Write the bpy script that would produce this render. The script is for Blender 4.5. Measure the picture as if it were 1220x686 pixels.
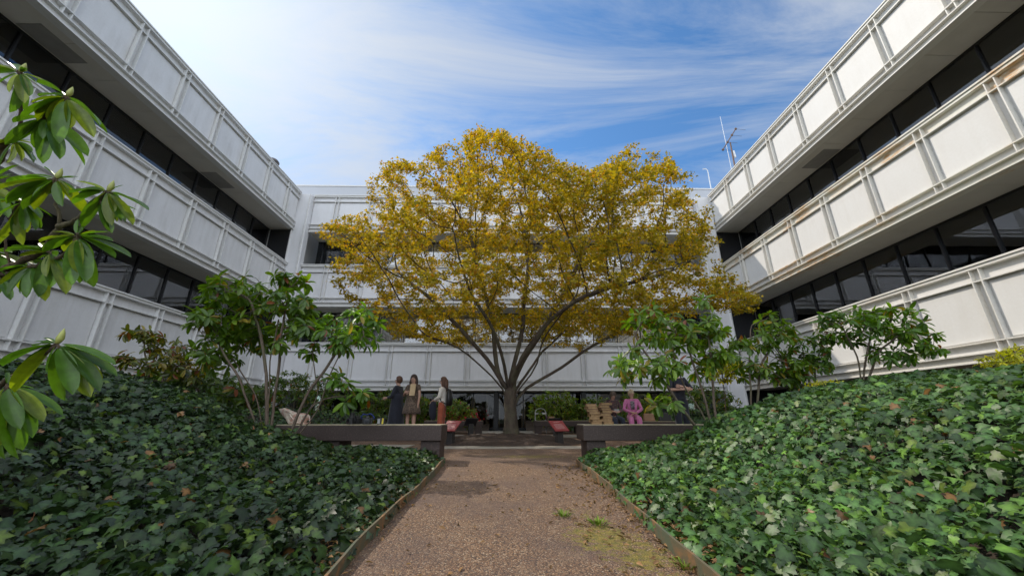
import bpy, bmesh, math, random
import numpy as np
from mathutils import Vector, Matrix, kdtree, noise as mnoise
R = math.radians
random.seed(7); rng = np.random.default_rng(7)
for o in list(bpy.data.objects): bpy.data.objects.remove(o)
sc = bpy.context.scene; COL = sc.collection

# ---------------------------------------------------------------- camera
CZ = .56; PITCH = .327; YAW = .015; FPX = 457.864
cam_d = bpy.data.cameras.new('camera'); cam = bpy.data.objects.new('camera', cam_d); COL.objects.link(cam)
cam.location = (0, 0, CZ); cam.rotation_euler = (math.pi/2 + PITCH, 0, -YAW)
cam_d.sensor_fit = 'HORIZONTAL'; cam_d.sensor_width = 36; cam_d.lens = 36*FPX/1220
cam_d.clip_start = .02; cam_d.clip_end = 3000
sc.camera = cam
_f = np.array([math.sin(YAW)*math.cos(PITCH), math.cos(YAW)*math.cos(PITCH), math.sin(PITCH)])
_r = np.array([math.cos(YAW), -math.sin(YAW), 0]); _u = np.cross(_r, _f)
def ray(x, y): return (x-610)/FPX*_r + (343-y)/FPX*_u + _f
def at(x, y, Y):
    d = ray(x, y); d = d*(Y/d[1]); return Vector((d[0], d[1], d[2]+CZ))
def at_z(x, y, z):
    d = ray(x, y); d = d*((z-CZ)/d[2]); return Vector((d[0], d[1], d[2]+CZ))

# ---------------------------------------------------------------- world, sun
SUN = Vector(ray(155, -68)).normalized()
EL = math.asin(SUN.z); AZ = math.atan2(SUN.x, SUN.y)
w = bpy.data.worlds.new('World'); sc.world = w; w.use_nodes = True
nt = w.node_tree; nt.nodes.clear()
def N(nt, t, **k):
    n = nt.nodes.new(t)
    for a, b in k.items():
        if a == 'inp':
            for i, v in b.items(): n.inputs[i].default_value = v
        else: setattr(n, a, b)
    return n
def mth(nt, op, a, b=None, c=None, clamp=False):
    n = nt.nodes.new('ShaderNodeMath'); n.operation = op; n.use_clamp = clamp
    for i, v in enumerate((a, b, c)):
        if v is None: continue
        if isinstance(v, (int, float)): n.inputs[i].default_value = v
        else: nt.links.new(v, n.inputs[i])
    return n.outputs[0]
def ramp(nt, fac, stops, interp='LINEAR'):
    mxp = max(p for p, _ in stops)
    if mxp > 1: fac = mth(nt, 'DIVIDE', fac, mxp); stops = [(p/mxp, c) for p, c in stops]
    n = nt.nodes.new('ShaderNodeValToRGB'); n.color_ramp.interpolation = interp
    e = n.color_ramp.elements
    while len(e) < len(stops): e.new(.5)
    for i, (p, c) in enumerate(stops):
        e[i].position = p
        if isinstance(c, (int, float)): c = (c, c, c)
        e[i].color = (*c, 1)
    nt.links.new(fac, n.inputs[0]); return n.outputs[0]
def mixc(nt, fac, a, b, mode='MIX'):
    n = nt.nodes.new('ShaderNodeMix'); n.data_type = 'RGBA'; n.blend_type = mode
    for s, v in ((0, fac), (6, a), (7, b)):
        if isinstance(v, (int, float)): n.inputs[s].default_value = v
        elif isinstance(v, (tuple, list)): n.inputs[s].default_value = (*v, 1)
        else: nt.links.new(v, n.inputs[s])
    return n.outputs[2]
sky = N(nt, 'ShaderNodeTexSky', sky_type='NISHITA', sun_disc=False, sun_elevation=EL, sun_rotation=AZ,
        altitude=100, air_density=1.0, dust_density=.5, ozone_density=2.0)
tc = N(nt, 'ShaderNodeTexCoord'); sx = N(nt, 'ShaderNodeSeparateXYZ'); nt.links.new(tc.outputs['Generated'], sx.inputs[0])
zc_ = mth(nt, 'ADD', mth(nt, 'MAXIMUM', sx.outputs[2], 0.02), .12)
px = mth(nt, 'DIVIDE', sx.outputs[0], zc_); py = mth(nt, 'DIVIDE', sx.outputs[1], zc_)
cb = N(nt, 'ShaderNodeCombineXYZ'); nt.links.new(px, cb.inputs[0]); nt.links.new(py, cb.inputs[1])
mp = N(nt, 'ShaderNodeMapping'); mp.inputs['Rotation'].default_value = (0, 0, R(80)); mp.inputs['Scale'].default_value = (.6, 1.8, 1)
mp.inputs['Location'].default_value = (12.4, 2.2, 0)
nt.links.new(cb.outputs[0], mp.inputs[0])
def noise(nt, vec, scale, detail=6, rough=.55, dist=0, lac=2):
    n = N(nt, 'ShaderNodeTexNoise', inp={'Scale': scale, 'Detail': detail, 'Roughness': rough, 'Distortion': dist, 'Lacunarity': lac})
    if vec is not None: nt.links.new(vec, n.inputs['Vector'])
    return n.outputs[0]
n1 = noise(nt, mp.outputs[0], 1.3, 10, .64, .8)
n2 = noise(nt, mp.outputs[0], .45, 3, .5, .3)
dn = N(nt, 'ShaderNodeVectorMath', operation='DOT_PRODUCT'); nt.links.new(tc.outputs['Generated'], dn.inputs[0]); dn.inputs[1].default_value = SUN
sd = mth(nt, 'MAXIMUM', dn.outputs['Value'], 0)
near = mth(nt, 'POWER', sd, 5)
back = mth(nt, 'MULTIPLY', mth(nt, 'SUBTRACT', .25, sx.outputs[1]), .9, clamp=True)  # added unseen bright cloud behind the camera, fills in the shaded walls
cov = mth(nt, 'ADD', mth(nt, 'ADD', mth(nt, 'MULTIPLY', back, .6), mth(nt, 'ADD', mth(nt, 'MULTIPLY', n1, 1.25), mth(nt, 'MULTIPLY', n2, .55))), mth(nt, 'MULTIPLY', near, .17))
dens = ramp(nt, cov, [(.72, 0.0), (.85, .26), (.97, .56), (1.08, .78), (1.2, .92)])
glow = mth(nt, 'ADD', mth(nt, 'ADD', mth(nt, 'MULTIPLY', mth(nt, 'POWER', sd, 16), 1.9), 4.1), mth(nt, 'MULTIPLY', back, 8.0))
cc = N(nt, 'ShaderNodeCombineColor'); 
for i, k in enumerate((.90, .965, 1.06)): nt.links.new(mth(nt, 'MULTIPLY', glow, k), cc.inputs[i])
skyc = mixc(nt, 1.0, sky.outputs[0], (.60, .92, 1.12), 'MULTIPLY')
mx = mixc(nt, dens, skyc, cc.outputs[0])
bg = N(nt, 'ShaderNodeBackground'); bg.inputs[1].default_value = .12; nt.links.new(mx, bg.inputs[0])
wo = N(nt, 'ShaderNodeOutputWorld'); nt.links.new(bg.outputs[0], wo.inputs[0])
sl = bpy.data.lights.new('sun', 'SUN'); sl.energy = 2.1; sl.angle = R(.6); sl.color = (1, .91, .78)
so = bpy.data.objects.new('sun', sl); COL.objects.link(so); so.rotation_euler = SUN.to_track_quat('Z', 'Y').to_euler(); so.location = (-20, 15, 30)
sc.view_settings.view_transform = 'Standard'; sc.view_settings.look = 'None'; sc.view_settings.gamma = 1
sc.view_settings.exposure = .55
sc.render.engine = 'CYCLES'
sc.cycles.max_bounces = 8; sc.cycles.transparent_max_bounces = 12

# ---------------------------------------------------------------- object helpers
def tag(o, label=None, cat=None, group=None, kind=None):
    if label: o['label'] = label
    if cat: o['category'] = cat
    if group: o['group'] = group
    if kind: o['kind'] = kind
    return o
def thing(name, label, cat, loc=(0, 0, 0), rz=0, group=None):
    o = bpy.data.objects.new(name, None); COL.objects.link(o); o.location = loc; o.rotation_euler = (0, 0, rz); o.empty_display_size = .1
    return tag(o, label, cat, group)
def copy_tree(o, parent=None):
    c = o.copy(); COL.objects.link(c); c.parent = parent
    for ch in list(o.children): copy_tree(ch, c)
    return c
class MB:
    def __init__(s): s.v = []; s.f = []
    def quad_prism(s, pts8):
        b = len(s.v); s.v += [tuple(p) for p in pts8]
        s.f += [tuple(b+i for i in q) for q in ((0,3,2,1),(4,5,6,7),(0,1,5,4),(1,2,6,5),(2,3,7,6),(3,0,4,7))]; return s
    def box(s, x0, x1, y0, y1, z0, z1):
        if x0 > x1: x0, x1 = x1, x0
        if y0 > y1: y0, y1 = y1, y0
        s.quad_prism([(x0,y0,z0),(x1,y0,z0),(x1,y1,z0),(x0,y1,z0),(x0,y0,z1),(x1,y0,z1),(x1,y1,z1),(x0,y1,z1)]); return s
    def tube(s, pts, rad, n=8, cap=True, el=None):
        pts = [Vector(p) for p in pts]
        if isinstance(rad, (int, float)): rad = [rad]*len(pts)
        b = len(s.v); prev = None
        for i, p in enumerate(pts):
            d = (pts[min(i+1, len(pts)-1)]-pts[max(i-1, 0)])
            d = d.normalized() if d.length > 1e-9 else Vector((0, 0, 1))
            if prev is None:
                a = d.orthogonal().normalized() if el is None else Vector(el)
            else:
                a = prev-d*prev.dot(d); a = a.normalized() if a.length > 1e-6 else d.orthogonal().normalized()
            prev = a; c = d.cross(a)
            for k in range(n):
                t = 2*math.pi*k/n; s.v.append(tuple(p+(a*math.cos(t)+c*math.sin(t))*rad[i]))
        for i in range(len(pts)-1):
            for k in range(n):
                k2 = (k+1) % n; s.f.append((b+i*n+k, b+i*n+k2, b+(i+1)*n+k2, b+(i+1)*n+k))
        if cap:
            s.f.append(tuple(b+k for k in reversed(range(n)))); e = b+(len(pts)-1)*n; s.f.append(tuple(e+k for k in range(n)))
        return s
    def rings(s, rings, cap=True):          # list of (cx,cy,z,rx,ry) stacked
        b = len(s.v); n = 20
        for (cx, cy, z, rx, ry) in rings:
            for k in range(n):
                t = 2*math.pi*k/n; s.v.append((cx+rx*math.cos(t), cy+ry*math.sin(t), z))
        for i in range(len(rings)-1):
            for k in range(n):
                k2 = (k+1) % n; s.f.append((b+i*n+k, b+i*n+k2, b+(i+1)*n+k2, b+(i+1)*n+k))
        if cap:
            s.f.append(tuple(b+k for k in reversed(range(n)))); e = b+(len(rings)-1)*n; s.f.append(tuple(e+k for k in range(n)))
        return s
    def ball(s, c, rx, ry, rz, nu=14, nv=9, fn=None):
        b = len(s.v)
        for j in range(1, nv):
            ph = math.pi*j/nv
            for i in range(nu):
                t = 2*math.pi*i/nu; d = Vector((math.sin(ph)*math.cos(t), math.sin(ph)*math.sin(t), math.cos(ph)))
                k = fn(d) if fn else 1
                s.v.append((c[0]+rx*d.x*k, c[1]+ry*d.y*k, c[2]+rz*d.z*k))
        s.v.append((c[0], c[1], c[2]+rz)); s.v.append((c[0], c[1], c[2]-rz)); T = b+(nv-1)*nu; B = T+1
        for j in range(nv-2):
            for i in range(nu):
                i2 = (i+1) % nu; s.f.append((b+j*nu+i, b+(j+1)*nu+i, b+(j+1)*nu+i2, b+j*nu+i2))
        for i in range(nu):
            i2 = (i+1) % nu; s.f.append((T, b+i, b+i2)); s.f.append((B, b+(nv-2)*nu+i2, b+(nv-2)*nu+i))
        return s
    def build(s, name, mat, parent=None, smooth=False, local=False, bevel=0):
        me = bpy.data.meshes.new(name); v = s.v
        if parent is not None and not local:
            off = parent_off(parent); v = [(a-off.x, b-off.y, c-off.z) for a, b, c in v]
        me.from_pydata(v, [], s.f); me.materials.append(mat)
        if smooth: me.polygons.foreach_set('use_smooth', [True]*len(me.polygons))
        o = bpy.data.objects.new(name, me); COL.objects.link(o)
        if parent is not None: o.parent = parent
        if bevel:
            m = o.modifiers.new('b', 'BEVEL'); m.width = bevel; m.segments = 2; m.limit_method = 'ANGLE'
        return o
def parent_off(p):
    v = Vector((0, 0, 0))
    while p is not None: v += p.location; p = p.parent
    return v
def mesh_obj(name, verts, faces, mat, parent=None, tint=None, smooth=False, off=None):
    me = bpy.data.meshes.new(name); verts = np.asarray(verts, np.float32)
    if off is not None: verts = verts-np.asarray(off, np.float32)
    faces = np.asarray(faces, np.int32); nf, k = faces.shape
    me.vertices.add(len(verts)); me.vertices.foreach_set('co', verts.ravel())
    me.loops.add(nf*k); me.loops.foreach_set('vertex_index', faces.ravel())
    me.polygons.add(nf); me.polygons.foreach_set('loop_start', np.arange(0, nf*k, k, dtype=np.int32))
    me.update(calc_edges=True)
    if smooth: me.polygons.foreach_set('use_smooth', np.ones(nf, bool))
    if tint is not None:
        at_ = me.attributes.new('tint', 'FLOAT_COLOR', 'POINT')
        c = np.ones((len(verts), 4), np.float32); c[:, :3] = tint; at_.data.foreach_set('color', c.ravel())
    me.materials.append(mat); me.validate()
    o = bpy.data.objects.new(name, me); COL.objects.link(o)
    if parent is not None: o.parent = parent
    return o
def scatter(tv, tf, pos, ydir, nrm, scale, tint, vm=None):
    """copies of a leaf template: +y of the template along ydir, +z near nrm"""
    tv = np.asarray(tv, float); tf = np.asarray(tf, int); n = len(pos)
    y = ydir/np.linalg.norm(ydir, axis=1, keepdims=True)
    x = np.cross(y, nrm); x /= (np.linalg.norm(x, axis=1, keepdims=True)+1e-9); z = np.cross(x, y)
    V = pos[:, None, :] + scale[:, None, None]*(tv[None, :, 0:1]*x[:, None, :] + tv[None, :, 1:2]*y[:, None, :] + tv[None, :, 2:3]*z[:, None, :])
    F = tf[None, :, :] + (np.arange(n)*len(tv))[:, None, None]
    T = np.repeat(tint, len(tv), axis=0)
    if vm is not None: T = T*np.tile(vm, n)[:, None]
    return V.reshape(-1, 3), F.reshape(-1, tf.shape[1]), T

# ---------------------------------------------------------------- materials
def newmat(name):
    m = bpy.data.materials.new(name); m.use_nodes = True; nt = m.node_tree; nt.nodes.clear()
    p = nt.nodes.new('ShaderNodeBsdfPrincipled'); o = nt.nodes.new('ShaderNodeOutputMaterial'); nt.links.new(p.outputs[0], o.inputs[0])
    return m, nt, p, o
def obj_co(nt, scale=(1, 1, 1), world=True):
    if world: s = nt.nodes.new('ShaderNodeNewGeometry').outputs['Position']
    else: s = nt.nodes.new('ShaderNodeTexCoord').outputs['Object']
    m = nt.nodes.new('ShaderNodeMapping'); m.inputs['Scale'].default_value = scale; nt.links.new(s, m.inputs[0]); return m.outputs[0]
def bump(nt, p, h, strength=.3, dist=.01):
    b = nt.nodes.new('ShaderNodeBump'); b.inputs['Strength'].default_value = strength; b.inputs['Distance'].default_value = dist
    nt.links.new(h, b.inputs['Height']); nt.links.new(b.outputs[0], p.inputs['Normal'])
def simple(name, c, rough=.6, metal=0, var=.12, vs=8, bmp=0, c2=None, world=False, coat=0):
    m, nt, p, o = newmat(name); v = obj_co(nt, world=world)
    n = noise(nt, v, vs, 5, .6)
    a = tuple(x*(1-var) for x in c); b = c2 or tuple(min(1, x*(1+var)) for x in c)
    nt.links.new(ramp(nt, n, [(.3, a), (.7, b)]), p.inputs['Base Color'])
    p.inputs['Roughness'].default_value = rough; p.inputs['Metallic'].default_value = metal; p.inputs['Coat Weight'].default_value = coat
    if bmp: bump(nt, p, noise(nt, v, vs*6, 4, .6), bmp, .01)
    return m
def mat_panel(name, c, dirt, dirtc):
    m, nt, p, o = newmat(name)
    big = noise(nt, obj_co(nt), .9, 4, .6); st = noise(nt, obj_co(nt, (4, 4, .55)), 1.0, 5, .65)
    fine = noise(nt, obj_co(nt), 14, 5, .6)
    k = mth(nt, 'MULTIPLY', ramp(nt, st, [(.38, 0.0), (.68, 1.0)]), ramp(nt, big, [(.36, .15), (.62, 1.0)]))
    col = mixc(nt, mth(nt, 'MULTIPLY', k, dirt), c, dirtc)
    col = mixc(nt, mth(nt, 'MULTIPLY', ramp(nt, fine, [(.35, 1.0), (.65, 0.0)]), .10), col, dirtc)
    nt.links.new(col, p.inputs['Base Color']); p.inputs['Roughness'].default_value = .55
    bump(nt, p, noise(nt, obj_co(nt), 5, 3, .5), .08, .02); return m
def mat_flange(name, c, rust):
    m, nt, p, o = newmat(name)
    a = noise(nt, obj_co(nt, (1, .8, 1.2)), .8, 4, .6); b = noise(nt, obj_co(nt, (5, 1.4, 5)), 2.2, 5, .7)
    k = mth(nt, 'MULTIPLY', ramp(nt, a, [(.56-rust*.10, 0.0), (.66-rust*.06, 1.0)]), ramp(nt, b, [(.42, 0.0), (.62, 1.0)]))
    col = mixc(nt, mth(nt, 'MULTIPLY', k, min(1, rust*1.0)), c, ramp(nt, b, [(.4, (.62, .42, .18)), (.7, (.50, .24, .07))]))
    col = mixc(nt, mth(nt, 'MULTIPLY', ramp(nt, b, [(.35, 1.0), (.6, 0.0)]), .18), col, (.42, .38, .30))
    nt.links.new(col, p.inputs['Base Color']); p.inputs['Roughness'].default_value = .5; return m
M = {}
M['panel_r'] = mat_panel('white_painted_panel', (.72, .71, .69), .20, (.50, .46, .40))
M['panel_l'] = mat_panel('weathered_white_panel', (.70, .70, .71), .42, (.40, .39, .36))
M['panel_b'] = mat_panel('white_far_panel', (.70, .70, .72), .32, (.45, .44, .42))
M['fl_r'] = mat_flange('painted_steel_trim_rusty', (.72, .70, .65), .22)
M['fl_r2'] = mat_flange('painted_steel_trim_rustier', (.72, .70, .62), 1.1)
M['fl_l'] = mat_flange('painted_steel_trim', (.70, .70, .69), .12)
M['soffit'] = simple('soffit_board', (.62, .59, .53), .7, 0, .06, 1.5, 0, world=True)
M['vent'] = simple('soffit_access_panel', (.27, .26, .24), .6, 0, .1, 3, world=True)
M['frame'] = simple('dark_window_frame', (.018, .018, .02), .4, .3)
M['iframe'] = simple('beige_inner_frame', (.74, .66, .50), .5)
M['blind'] = simple('vertical_blind_fabric', (.42, .38, .31), .8, 0, .1, 4)
M['room'] = simple('office_interior', (.62, .55, .44), .8, 0, .15, .4, world=True)
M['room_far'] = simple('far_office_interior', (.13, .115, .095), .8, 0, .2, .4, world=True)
M['ceil'] = simple('office_ceiling_tiles', (.78, .70, .56), .8, 0, .2, 1.5, world=True)
M['roof'] = simple('roof_membrane', (.25, .25, .25), .8, 0, .15, 2)
M['pent'] = mat_panel('penthouse_cladding', (.46, .48, .52), .1, (.4, .4, .4))
def mat_glass(name='tinted_window_glass', ior=2.15, tint=(.975, .96, .93, 1)):
    m, nt, p, o = newmat(name); nt.nodes.remove(p)
    tr = N(nt, 'ShaderNodeBsdfTransparent'); tr.inputs[0].default_value = tint
    gl = N(nt, 'ShaderNodeBsdfGlossy'); gl.inputs['Roughness'].default_value = .012; gl.inputs[0].default_value = (.85, .87, .9, 1)
    fr = N(nt, 'ShaderNodeFresnel'); fr.inputs[0].default_value = ior
    v = obj_co(nt, (.5, .5, .5)); b = N(nt, 'ShaderNodeBump'); b.inputs['Strength'].default_value = .035; b.inputs['Distance'].default_value = .05
    nt.links.new(noise(nt, v, 1.6, 2, .4), b.inputs['Height']); nt.links.new(b.outputs[0], gl.inputs['Normal'])
    mx = N(nt, 'ShaderNodeMixShader'); nt.links.new(fr.outputs[0], mx.inputs[0]); nt.links.new(tr.outputs[0], mx.inputs[1]); nt.links.new(gl.outputs[0], mx.inputs[2])
    nt.links.new(mx.outputs[0], o.inputs[0]); return m
M['glass'] = mat_glass(); M['glass_low'] = mat_glass('dark_ground_floor_glass', 1.38, (.6, .58, .55, 1))
def mat_leaf(name, trans=.35, rough=.4, spec=.5, tcol=(1.3, 1.5, .45), back=(.75, .85, .55)):
    m, nt, p, o = newmat(name)
    a = N(nt, 'ShaderNodeAttribute', attribute_name='tint'); v = obj_co(nt, world=False)
    fn = ramp(nt, noise(nt, v, 45, 3, .6), [(.3, .78), (.7, 1.2)])
    col = mixc(nt, 1.0, a.outputs['Color'], fn, 'MULTIPLY')
    g = N(nt, 'ShaderNodeNewGeometry')
    colb = mixc(nt, 1.0, col, back, 'MULTIPLY'); cf = mixc(nt, g.outputs['Backfacing'], col, colb)
    nt.links.new(cf, p.inputs['Base Color']); p.inputs['Roughness'].default_value = rough; p.inputs['Specular IOR Level'].default_value = spec
    t = N(nt, 'ShaderNodeBsdfTranslucent'); nt.links.new(mixc(nt, 1.0, col, tcol, 'MULTIPLY'), t.inputs[0])
    mx = N(nt, 'ShaderNodeMixShader'); mx.inputs[0].default_value = trans
    nt.links.new(p.outputs[0], mx.inputs[1]); nt.links.new(t.outputs[0], mx.inputs[2]); nt.links.new(mx.outputs[0], o.inputs[0])
    bump(nt, p, noise(nt, v, 60, 3, .6), .15, .004); return m
M['ivy'] = mat_leaf('ivy_leaf', .18, .47, .5)
M['rhodo'] = mat_leaf('rhododendron_leaf', .38, .36, .5, (2.0, 2.1, .35), (1.3, 1.3, .6))
M['maple'] = mat_leaf('maple_leaf', .42, .55, .3, (1.5, 1.35, .5), (.95, .95, .8))
M['litter'] = mat_leaf('dry_leaf', .1, .8, .2)
def mat_bark(name, c, c2, s=1):
    m, nt, p, o = newmat(name); v = obj_co(nt, (9*s, 9*s, 2.5*s)); n = noise(nt, v, 1.5, 8, .68, .4)
    r2 = noise(nt, obj_co(nt), 3, 4, .6)
    col = mixc(nt, ramp(nt, r2, [(.45, 0.0), (.7, .5)]), ramp(nt, n, [(.3, c), (.7, c2)]), (.13, .14, .07))
    nt.links.new(col, p.inputs['Base Color']); p.inputs['Roughness'].default_value = .85; bump(nt, p, n, .8, .03); return m
M['bark'] = mat_bark('maple_bark', (.032, .023, .017), (.105, .076, .054))
M['stem'] = mat_bark('rhododendron_bark', (.075, .052, .038), (.20, .15, .11), 3)
M['twig'] = mat_bark('young_stem', (.06, .04, .022), (.15, .10, .055), 5)
M['bud'] = simple('leaf_bud', (.35, .38, .10), .5)
def mat_granite(name, base, hi, world=True):
    m, nt, p, o = newmat(name); v = obj_co(nt, world=world)
    vo = N(nt, 'ShaderNodeTexVoronoi', inp={'Scale': 75}); nt.links.new(v, vo.inputs[0])
    n = noise(nt, v, 3, 5, .6); n2 = noise(nt, v, 60, 3, .7)
    col = mixc(nt, ramp(nt, n2, [(.5, 0.0), (.66, .8)]), base, hi)
    col = mixc(nt, mth(nt, 'MULTIPLY', vo.outputs['Distance'], .5), col, tuple(x*.5 for x in base))
    col = mixc(nt, ramp(nt, n, [(.5, 0.0), (.7, .35)]), col, tuple(x*.55 for x in base))
    nt.links.new(col, p.inputs['Base Color']); p.inputs['Roughness'].default_value = .6; bump(nt, p, n2, .25, .005); return m
M['granite'] = mat_granite('dark_speckled_granite', (.050, .031, .025), (.13, .090, .074))
def mat_benchtop():
    m, nt, p, o = newmat('pale_tan_bench_top'); v = obj_co(nt); n = noise(nt, v, 5, 6, .65)
    nt.links.new(ramp(nt, n, [(.3, (.30, .25, .16)), (.6, (.46, .40, .27)), (.8, (.38, .37, .20))]), p.inputs['Base Color']); p.inputs['Roughness'].default_value = .8; return m
M['bench_top'] = mat_benchtop()  # mottled pale tan seat surface over the darker slab
def mat_path():
    m, nt, p, o = newmat('exposed_aggregate_path'); v = obj_co(nt)
    vo = N(nt, 'ShaderNodeTexVoronoi', inp={'Scale': 110, 'Randomness': 1.0}); nt.links.new(v, vo.inputs[0])
    v2 = N(nt, 'ShaderNodeTexVoronoi', inp={'Scale': 48}); nt.links.new(v, v2.inputs[0])
    hs = N(nt, 'ShaderNodeSeparateColor'); nt.links.new(vo.outputs['Color'], hs.inputs[0])
    peb = ramp(nt, hs.outputs[0], [(0, (.08, .048, .028)), (.35, (.20, .105, .052)), (.65, (.29, .155, .078)), (.88, (.37, .235, .13)), (1, (.50, .38, .26))])
    col = mixc(nt, ramp(nt, vo.outputs['Distance'], [(.35, 0.0), (.75, .8)]), peb, (.06, .042, .035))
    big = noise(nt, v, 1.1, 5, .6, .3); b2 = noise(nt, v, 4.5, 5, .65)
    col = mixc(nt, ramp(nt, big, [(.42, 0.0), (.62, .55)]), col, (.10, .065, .055))
    col = mixc(nt, ramp(nt, b2, [(.55, 0.0), (.75, .35)]), col, (.30, .20, .12))
    # moss patches that grow on the path
    def blob(x, y, r, st=1):
        d = N(nt, 'ShaderNodeVectorMath', operation='DISTANCE'); g = N(nt, 'ShaderNodeMapping'); g.inputs['Scale'].default_value = (1, st, 0)
        nt.links.new(obj_co(nt), g.inputs[0]); nt.links.new(g.outputs[0], d.inputs[0]); d.inputs[1].default_value = (x, y*st, 0)
        return mth(nt, 'SUBTRACT', 1, mth(nt, 'DIVIDE', d.outputs['Value'], r), clamp=True)
    mk = mth(nt, 'MAXIMUM', blob(.60, 2.72, .42, .75), mth(nt, 'MULTIPLY', blob(.75, 2.42, .40, .8), .9))
    mk = mth(nt, 'MAXIMUM', mk, mth(nt, 'MULTIPLY', blob(.4, 6.5, 1.5, 2.2), .75)); mk = mth(nt, 'MAXIMUM', mk, blob(2.4, 6.6, 1.8, 3))
    mk = mth(nt, 'MAXIMUM', mk, mth(nt, 'MULTIPLY', blob(.60, 3.2, .25, .8), .6))
    mossn = noise(nt, v, 14, 8, .85)
    kk = ramp(nt, mth(nt, 'ADD', mth(nt, 'MULTIPLY', mk, .34), mth(nt, 'MULTIPLY', mossn, 1.1)), [(.72, 0.0), (.80, .85)])
    col = mixc(nt, kk, col, ramp(nt, noise(nt, v, 30, 4, .6), [(.35, (.11, .11, .015)), (.65, (.27, .20, .03))]))
    nt.links.new(col, p.inputs['Base Color']); p.inputs['Roughness'].default_value = .85
    h = mth(nt, 'ADD', mth(nt, 'MULTIPLY', vo.outputs['Distance'], -1), mth(nt, 'MULTIPLY', noise(nt, v, 20, 4, .6), .8)); bump(nt, p, h, .7, .012)
    return m
M['path'] = mat_path()
def mat_plaza():
    m, nt, p, o = newmat('plaza_paving'); v = obj_co(nt)
    br = N(nt, 'ShaderNodeTexBrick', offset=0, inp={'Scale': .42, 'Mortar Size': .012, 'Brick Width': 1, 'Row Height': 1}); nt.links.new(v, br.inputs[0])
    hs = noise(nt, v, 70, 2, .8); n = noise(nt, v, .6, 5, .6, .5)
    col = mixc(nt, ramp(nt, n, [(.46, 0.0), (.52, 1.0)]), ramp(nt, hs, [(.3, (.13, .09, .07)), (.7, (.27, .20, .15))]), ramp(nt, hs, [(.3, (.20, .18, .15)), (.7, (.34, .31, .26))]))
    col = mixc(nt, br.outputs['Fac'], col, (.07, .06, .04)); nt.links.new(col, p.inputs['Base Color'])
    p.inputs['Roughness'].default_value = .85; bump(nt, p, hs, .4, .006); return m
M['plaza'] = mat_plaza()
M['soil'] = simple('dark_soil', (.035, .026, .018), .95, 0, .5, 12, .6, (.07, .05, .035), world=True)
M['mulch'] = simple('bark_mulch', (.028, .018, .012), .95, 0, .5, 25, 1.0, (.085, .05, .032), world=True)
M['conc'] = simple('concrete_edging', (.30, .27, .22), .85, 0, .2, 5, .3, world=True)
M['lawn'] = simple('grass_ground', (.06, .08, .03), .95, 0, .3, 3, .3, world=True)
def mat_edging():
    m, nt, p, o = newmat('rusty_steel_edging'); v = obj_co(nt); n = noise(nt, v, 4, 6, .7, .6)
    nt.links.new(ramp(nt, n, [(.38, (.085, .10, .06)), (.50, (.13, .10, .055)), (.62, (.26, .13, .05)), (.74, (.16, .065, .03))]), p.inputs['Base Color'])
    p.inputs['Roughness'].default_value = .8; bump(nt, p, n, .4, .01); return m
M['edging'] = mat_edging()

# ---------------------------------------------------------------- the building
XR, XL, YB = 11.62, 11.68, 19.41
TOPS = (4.20, 8.44, 12.75); BH = 2.35
BU0, BU1 = -11.08, 10.83; WU0, WU1 = -8.0, 19.17
bld = thing('office_building', 'white three storey office building round the courtyard with dark ribbon windows', 'building', (0, 19.41, 0))
def wing(side):
    if side == 'R': return lambda u0, u1, v0, v1, z0, z1: (XR+v0, XR+v1, u0, u1, z0, z1)
    if side == 'L': return lambda u0, u1, v0, v1, z0, z1: (-XL-v0, -XL-v1, u0, u1, z0, z1)
    return lambda u0, u1, v0, v1, z0, z1: (u0, u1, YB+v0, YB+v1, z0, z1)
ribs = {'R': [8.77+1.737*k for k in range(-9, 6)], 'L': [9.27+1.76*k for k in range(-9, 6)], 'B': [1.945*k for k in range(-5, 6)]}
ext = {'R': (WU0, WU1), 'L': (WU0, WU1), 'B': (BU0, BU1)}
RIN = 1.33
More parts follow.
